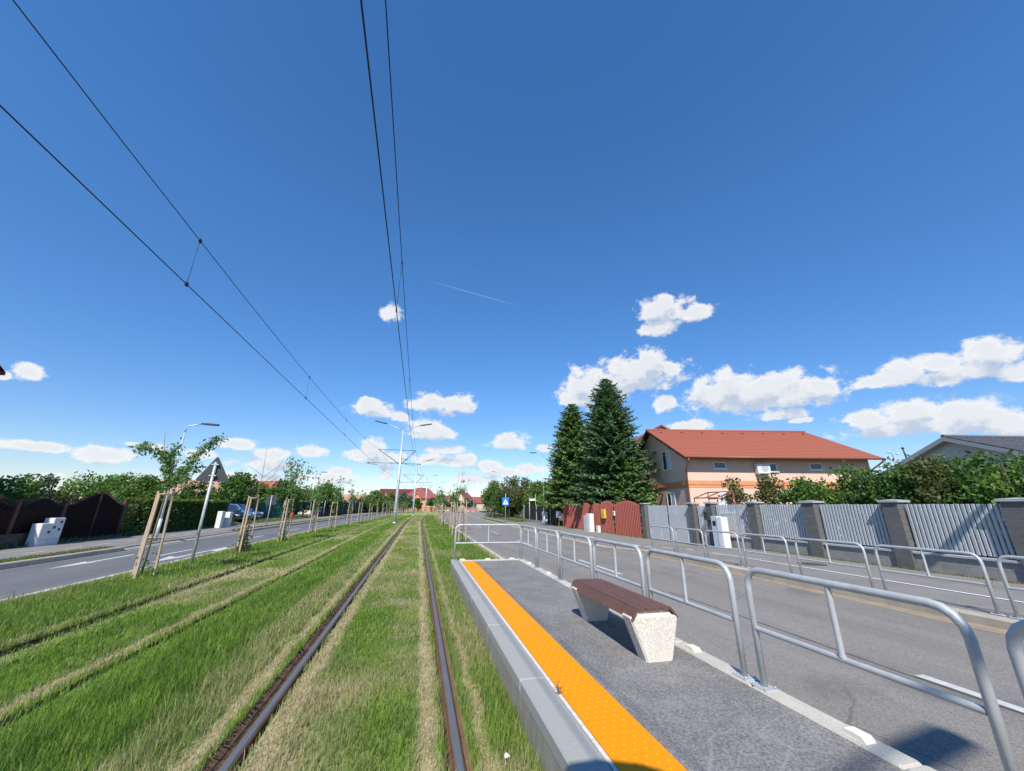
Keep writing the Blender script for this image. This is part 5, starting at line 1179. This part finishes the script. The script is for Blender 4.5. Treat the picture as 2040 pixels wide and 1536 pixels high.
# cars
def car(label, loc, rz, paint, sc=1.):
    root = thing('parked_car', label, 'car', loc, rz, 'cars parked by the hedge'); W = .86
    b = MB(); low = [(-1.95,.35),(-1.9,.22),(1.9,.22),(2.0,.35),(2.03,.60),(1.92,.72),(1.05,.90),(-1.7,.95),(-2.0,.85),(-2.02,.5)]
    def ring(y, k, dz): return [(x*(1-.02*k), y, z_+(-.02*k if z_ > .6 else 0)) for x, z_ in low]
    vs = ring(-W,1.5,0)+ring(-W+.08,0,0)+ring(W-.08,0,0)+ring(W,1.5,0); n_ = len(low); fs = [tuple(range(n_)), tuple(3*n_+i for i in range(n_-1,-1,-1))]
    vs = [(x, y*(1.0 if i // n_ in (0,3) else 1.0), z_) for i, (x,y,z_) in enumerate(vs)]
    for k in range(3):
        for i in range(n_): fs.append((k*n_+i,(k+1)*n_+i,(k+1)*n_+(i+1)%n_,k*n_+(i+1)%n_))
    b.add(vs, fs, False)
    cab_ = [(1.05,.88),(.35,1.40),(-1.15,1.44),(-1.85,.93)]; wb_, wt_ = W-.04, W-.24
    vs = [(x,-(wb_ if z_ < 1 else wt_),z_) for x, z_ in cab_]+[(x,(wb_ if z_ < 1 else wt_),z_) for x, z_ in cab_]
    b.add(vs, [(0,1,2,3),(7,6,5,4),(0,4,5,1),(1,5,6,2),(2,6,7,3)]); body = b.build('body', paint, root)
    b = MB()
    def lerp(p, q, f): return tuple(p[i]+(q[i]-p[i])*f for i in range(3))
    def glass(q, o):
        c_ = [sum(v[i] for v in q)/4 for i in range(3)]; b.add([tuple(c_[i]+(v[i]-c_[i])*.86+o[i] for i in range(3)) for v in q], [(0,1,2,3)])
    glass([vs[0],vs[4],vs[5],vs[1]], (.012,0,.012)); b.build('windscreen', M['glass'], root)
    b = MB(); glass([vs[7],vs[3],vs[2],vs[6]], (-.012,0,.012)); b.build('rear_window', M['glass'], root)
    for sd in (-1,1):
        b = MB(); A = vs[0:4] if sd < 0 else vs[4:8]; m_b = lerp(A[0],A[3],.48); m_t = lerp(A[1],A[2],.42)
        for q in ([A[0],m_b,m_t,A[1]],[m_b,A[3],A[2],m_t]):
            q = q if sd < 0 else q[::-1]; glass(q, (0,sd*.012,.004))
        b.build('side_window', M['glass'], root)
        b = MB(); b.prism([(1.55,.58),(1.92,.60),(1.90,.72),(1.62,.74)], sd*(W-.32), sd*(W-.03), XZ); 
        o = b.build('headlight', M['lens'], root); o.location.x = .10
        b = MB(); b.box(.75,.92,sd*(W+.0),sd*(W+.16),.92,1.04) if sd > 0 else b.box(.75,.92,sd*(W+.16),sd*W,.92,1.04); b.build('mirror', paint, root)
        for x in (-1.25,1.28):
            b = MB(); b.lathe([(.2,-.1),(.31,-.1),(.33,-.07),(.33,.07),(.31,.1),(.2,.1)], (0,0,0), 18); w_ = b.build('wheel', M['tyre'], root); w_.rotation_euler = (pi/2,0,0); w_.location = (x,sd*(W-.09),.32)
            b = MB(); b.lathe([(.05,-.105),(.2,-.105),(.2,.105),(.05,.105)], (0,0,0), 12); b.build('rim', M['rim'], w_)
    b = MB(); b.box(2.012,2.03,-.45,.45,.45,.60); b.build('grille', M['blackfence'], root); b = MB(); b.box(2.031,2.04,-.26,.26,.36,.46); b.build('number_plate', M['signwhite'], root)
    root.scale = (sc,)*3; return root
car('black parked car with its nose to the pavement beside the hedge', (-15.9,37.6,.1), -.25, M['carblack'])
car('light blue parked car mostly hidden behind the black one', (-16.9,42.6,.1), -.1, M['carblue'], 1.08)
hy = thing('fire_hydrant', 'red fire hydrant at the far edge of the left road', 'hydrant', (-10.75,38.4,.1))
b = MB(); b.lathe([(.16,0),(.16,.05),(.11,.06),(.10,.62),(.14,.64),(.14,.70),(.12,.80),(.06,.88),(.03,.95)], (0,0,0), 16); b.build('barrel', M['hydrant'], hy)
for sg in (-1,1):
    b = MB(); b.tube([(0,0,.55),(sg*.18,-.02,.55)], .055, 10); b.build('outlet', M['hydrant'], hy)
# green mesh fences
def tarp(label, pts, h, m, hole=None, name='mesh_fence'):
    root = thing(name, label, 'fence', (pts[0][0],pts[0][1],.09)); b = MB(); V_ = []; P = []
    for (xa,ya),(xb,yb) in zip(pts,pts[1:]):
        n = max(2,int(hypot(xb-xa,yb-ya)/.35))
        for i in range(n): P.append((xa+(xb-xa)*i/n, ya+(yb-ya)*i/n))
    P.append(pts[-1]); rows = 5
    for i, (x, y) in enumerate(P):
        for r in range(rows+1): V_.append((x+.05*sin(i*1.7+r), y+.05*sin(i*.9+r*2), .09+h*r/rows+(.05*sin(i*.8) if r == rows else 0)))
    b.add(V_, [(i*(rows+1)+r,(i+1)*(rows+1)+r,(i+1)*(rows+1)+r+1,i*(rows+1)+r+1) for i in range(len(P)-1) for r in range(rows) if not (hole and hole[0] <= i < hole[1] and r < hole[2]-abs(i-(hole[0]+hole[1])/2)*.55)])
    b.build('mesh_sheet', m, root, True); b = MB()
    for i in range(0,len(P),8): b.tube([(P[i][0],P[i][1]+.08,0),(P[i][0],P[i][1]+.08,.09+h+.15)], .04, 6)
    b.build('post', M['galv'], root, True); return root
tarp('bright green mesh screen behind the square sign', [(-17.6,46),(-15.3,50.5)], 1.75, M['tarp_light'])
tarp('dark green mesh fence with a torn arched hole beside the hydrant', [(-15.2,50.6),(-13.4,55),(-12.9,60)], 1.8, M['tarp'], (6,22,5))
tarp('long dark green mesh fence running to the distant houses', [(-12.9,60.3),(-12.6,70),(-11.3,85),(-9,100),(-5.6,113),(-1.5,122)], 2.0, M['tarp'])

# ------------------------------------------------------------------ camera
cam = bpy.data.cameras.new('camera'); co = link(bpy.data.objects.new('camera', cam)); S.camera = co
pitch, roll, yaw = math.atan((1009-768)/750), radians(.53), radians(13.131654)
Fv = Vector((0,cos(pitch),sin(pitch))); R0 = Vector((1,0,0)); U0 = Vector((0,-sin(pitch),cos(pitch)))
R1 = R0*cos(roll)+U0*sin(roll); U1 = -R0*sin(roll)+U0*cos(roll)
Zm = Matrix.Rotation(-yaw, 3, 'Z'); R1, U1, Fv = Zm@R1, Zm@U1, Zm@Fv
mw = Matrix((R1, U1, -Fv)).transposed().to_4x4(); mw.translation = (0,0,1.63); co.matrix_world = mw
cam.sensor_width = 36; cam.lens = 36*750/2040; cam.clip_start = .02; cam.clip_end = 5000

# ------------------------------------------------------------------ light
SAZ, SEL = radians(21), radians(45)
sun = bpy.data.lights.new('sun', 'SUN'); so = link(bpy.data.objects.new('sun', sun))
dirv = Vector((sin(SAZ)*cos(SEL), cos(SAZ)*cos(SEL), -sin(SEL))); so.rotation_euler = dirv.to_track_quat('-Z','Y').to_euler()
sun.energy = 4.2; sun.angle = radians(.53); sun.color = (1,.95,.87)
W = bpy.data.worlds.new('World'); S.world = W; W.use_nodes = True; nt = W.node_tree; N = nt.nodes; L = nt.links; N.clear()
def math_(op, a, b_=None, clamp=False, tree_=None):
    t_ = tree_ or nt; n_ = t_.nodes.new('ShaderNodeMath'); n_.operation = op; n_.use_clamp = clamp
    for i, v in enumerate((a, b_)):
        if v is None: continue
        if isinstance(v, (int, float)): n_.inputs[i].default_value = v
        else: t_.links.new(v, n_.inputs[i])
    return n_.outputs[0]
sky = N.new('ShaderNodeTexSky'); sky.sky_type = 'NISHITA'; sky.sun_disc = False; sky.sun_elevation = SEL; sky.sun_rotation = pi+SAZ; sky.altitude = 120; sky.air_density = 1.15; sky.dust_density = .0; sky.ozone_density = 2.6
CLOUDS = [(37.1,27.24,2.93,1.77),(41.65,25.84,2.16,1.0),(36.36,24.91,2.58,1.04),(38.26,28.21,1.02,1.14),(30.74,18.36,7.05,2.48),(34.05,20.0,2.66,1.86),(25.13,17.03,3.62,2.4),(37.42,18.66,1.41,1.26),(23.34,15.23,2.21,0.75),(43.53,15.08,4.44,2.13),(46.91,14.13,7.41,2.19),(51.05,13.18,3.95,1.47),(54.17,13.97,1.42,1.06),(36.2,14.18,1.29,1.13),(49.66,11.27,2.53,0.62),(51.15,10.22,1.14,0.3),(58.12,13.52,1.76,0.78),(61.06,13.96,2.12,1.27),(63.74,14.33,1.93,1.31),(66.76,14.36,1.99,1.33),(68.01,12.14,1.2,0.69),(64.44,12.95,2.73,0.99),(57.23,9.4,2.25,1.11),(60.83,9.71,2.39,1.46),(64.49,9.07,2.9,1.46),(66.57,7.61,1.87,1.2),(61.22,8.18,5.31,0.82),(38.86,10.68,2.73,0.89),(-6.68,27.22,1.24,1.19),(0.72,14.62,2.8,1.34),(4.7,14.68,2.71,1.36),(-8.14,13.32,2.71,1.14),(-8.66,14.13,0.94,0.64),(-3.52,12.41,1.2,0.66),(-0.11,11.01,2.18,1.25),(2.54,10.25,1.92,0.89),(0.35,9.86,2.91,0.59),(12.6,9.31,2.42,1.27),(3.53,6.33,4.05,0.8),(6.1,6.68,1.63,0.73),(3.43,7.93,2.21,0.59),(9.34,5.72,1.79,0.8),(11.76,4.88,2.23,0.58),(-7.09,8.01,1.88,0.98),(-6.38,6.52,3.4,0.77),(-14.67,6.56,1.68,0.79),(-19.17,6.04,1.64,0.76),(-20.0,4.68,2.7,0.68),(-23.12,6.93,1.82,0.61),(-33.85,4.57,2.04,0.77),(-34.49,5.01,0.7,0.51),(-38.39,4.95,2.48,0.47),(-40.52,11.71,0.88,0.7),(-42.02,10.99,0.65,0.36),(-36.84,2.43,0.87,0.28),(-31.92,6.03,0.54,0.21),(-30.12,5.91,0.9,0.44),(-10.68,4.41,1.39,0.6),(-4.81,4.5,0.81,0.97),(-12.36,3.22,3.73,0.59),(-21.76,3.01,3.64,0.6),(7.34,3.74,2.95,0.72),(16.24,5.28,2.23,0.73),(18.16,8.44,1.34,0.45),(-26.1,5.46,1.62,0.46)]
grp = bpy.data.node_groups.new('cloud_density', 'ShaderNodeTree'); gt = grp
grp.interface.new_socket('Vector', in_out='INPUT', socket_type='NodeSocketVector'); grp.interface.new_socket('Density', in_out='OUTPUT', socket_type='NodeSocketFloat')
gi = gt.nodes.new('NodeGroupInput'); go = gt.nodes.new('NodeGroupOutput'); vin = gi.outputs[0]
def puff(az, el, w, h, tree_, vec, tilt=0.):
    a, e = radians(az), radians(el); c_ = Vector((sin(a)*cos(e), cos(a)*cos(e), sin(e))); r_ = Vector((cos(a),-sin(a),0)); u_ = r_.cross(c_)
    if tilt: r_, u_ = r_*cos(tilt)+u_*sin(tilt), u_*cos(tilt)-r_*sin(tilt)
    mp = tree_.nodes.new('ShaderNodeMapping'); mp.vector_type = 'TEXTURE'
    mp.inputs['Rotation'].default_value = Matrix((r_,u_,-c_)).transposed().to_euler(); mp.inputs['Scale'].default_value = (sin(radians(w)),sin(radians(h)),50.)
    tree_.links.new(vec, mp.inputs['Vector']); ln_ = tree_.nodes.new('ShaderNodeVectorMath'); ln_.operation = 'LENGTH'; tree_.links.new(mp.outputs[0], ln_.inputs[0]); return ln_.outputs['Value']
cur = None
for az, el, w, h in CLOUDS:
    l_ = puff(az, el, w*1.28, h*1.25, gt, vin)
    if cur is None: cur = l_
    else:
        n_ = gt.nodes.new('ShaderNodeMath'); n_.operation = 'SMOOTH_MIN'; gt.links.new(cur, n_.inputs[0]); gt.links.new(l_, n_.inputs[1]); n_.inputs[2].default_value = .25; cur = n_.outputs[0]
base = math_('SUBTRACT', 1.0, cur, tree_=gt); base = math_('MAXIMUM', base, -1.2, tree_=gt)
mp = gt.nodes.new('ShaderNodeMapping'); mp.inputs['Scale'].default_value = (1,1,1.35); gt.links.new(vin, mp.inputs['Vector'])
nz = gt.nodes.new('ShaderNodeTexNoise'); nz.inputs['Scale'].default_value = 26; nz.inputs['Detail'].default_value = 8; nz.inputs['Roughness'].default_value = .62; gt.links.new(mp.outputs[0], nz.inputs['Vector'])
nn_ = math_('SUBTRACT', nz.outputs['Fac'], .5, tree_=gt); dens = math_('ADD', math_('ADD', math_('MULTIPLY', base, 1.0, tree_=gt), .05, tree_=gt), math_('MULTIPLY', nn_, 2.3, tree_=gt), tree_=gt)
gt.links.new(dens, go.inputs[0])
tc = N.new('ShaderNodeTexCoord'); gen = tc.outputs['Generated']
def dgroup(vec):
    g_ = N.new('ShaderNodeGroup'); g_.node_tree = grp; L.new(vec, g_.inputs[0]); return g_.outputs[0]
d0 = dgroup(gen); ad = N.new('ShaderNodeVectorMath'); ad.operation = 'ADD'; L.new(gen, ad.inputs[0]); ad.inputs[1].default_value = (-.012,-.008,.026); d1 = dgroup(ad.outputs[0])
def mrange(v, a, b_, c_, d_, smooth=True):
    m_ = N.new('ShaderNodeMapRange'); m_.interpolation_type = 'SMOOTHSTEP' if smooth else 'LINEAR'
    for k, q in zip(('From Min','From Max','To Min','To Max'), (a,b_,c_,d_)): m_.inputs[k].default_value = q
    L.new(v, m_.inputs['Value']); return m_.outputs[0]
mask = mrange(d0, -.02, .48, 0, 1); lit = mrange(math_('SUBTRACT', d0, d1), -.58, .38, 0, 1); thick = mrange(d0, .25, .8, 0, .30)
litc = math_('SUBTRACT', lit, thick, True); litc = math_('ADD', math_('MULTIPLY', litc, .85), .15, True)
cc = N.new('ShaderNodeMix'); cc.data_type = 'RGBA'; L.new(litc, cc.inputs['Factor']); CB = 6.4
cc.inputs['A'].default_value = (.52*CB,.62*CB,.78*CB,1); cc.inputs['B'].default_value = (1.02*CB,1.02*CB,1.02*CB,1)
hs = N.new('ShaderNodeHueSaturation'); hs.inputs['Saturation'].default_value = 1.2; hs.inputs['Value'].default_value = 1.12; sx_ = N.new('ShaderNodeSeparateXYZ'); L.new(gen, sx_.inputs[0]); el_ = mrange(sx_.outputs['Z'], 0., .6, 0, 1, False)
tm_ = N.new('ShaderNodeMix'); tm_.data_type = 'RGBA'; L.new(el_, tm_.inputs['Factor']); tm_.inputs['A'].default_value = (.63,.675,.84,1); tm_.inputs['B'].default_value = (.96,1.02,1.14,1)
tn = N.new('ShaderNodeVectorMath'); tn.operation = 'MULTIPLY'; L.new(tm_.outputs['Result'], tn.inputs[1]); L.new(sky.outputs[0], tn.inputs[0]); L.new(tn.outputs[0], hs.inputs['Color'])
# contrail
cv = puff(6.6, 31.3, 8.6, .09, nt, gen, radians(-11.5)); ct = math_('MULTIPLY', mrange(cv, .2, 1.0, 1, 0), .20)
sk = N.new('ShaderNodeMix'); sk.data_type = 'RGBA'; L.new(ct, sk.inputs['Factor']); L.new(hs.outputs[0], sk.inputs['A']); sk.inputs['B'].default_value = (.9*CB,.95*CB,1.0*CB,1)
mxs = N.new('ShaderNodeMix'); mxs.data_type = 'RGBA'; L.new(math_('MULTIPLY', mask, .96), mxs.inputs['Factor']); L.new(sk.outputs['Result'], mxs.inputs['A']); L.new(cc.outputs['Result'], mxs.inputs['B'])
bg = N.new('ShaderNodeBackground'); bg.inputs['Strength'].default_value = .10; L.new(mxs.outputs['Result'], bg.inputs['Color']); wo = N.new('ShaderNodeOutputWorld'); L.new(bg.outputs[0], wo.inputs['Surface'])
W.cycles.sampling_method = 'MANUAL'; W.cycles.sample_map_resolution = 512
S.view_settings.view_transform = 'Standard'; S.view_settings.look = 'None'; S.view_settings.exposure = 0.55; S.view_settings.gamma = 1
S.cycles.max_bounces = 6; S.cycles.diffuse_bounces = 3; S.cycles.transmission_bounces = 4; S.cycles.use_denoising = True
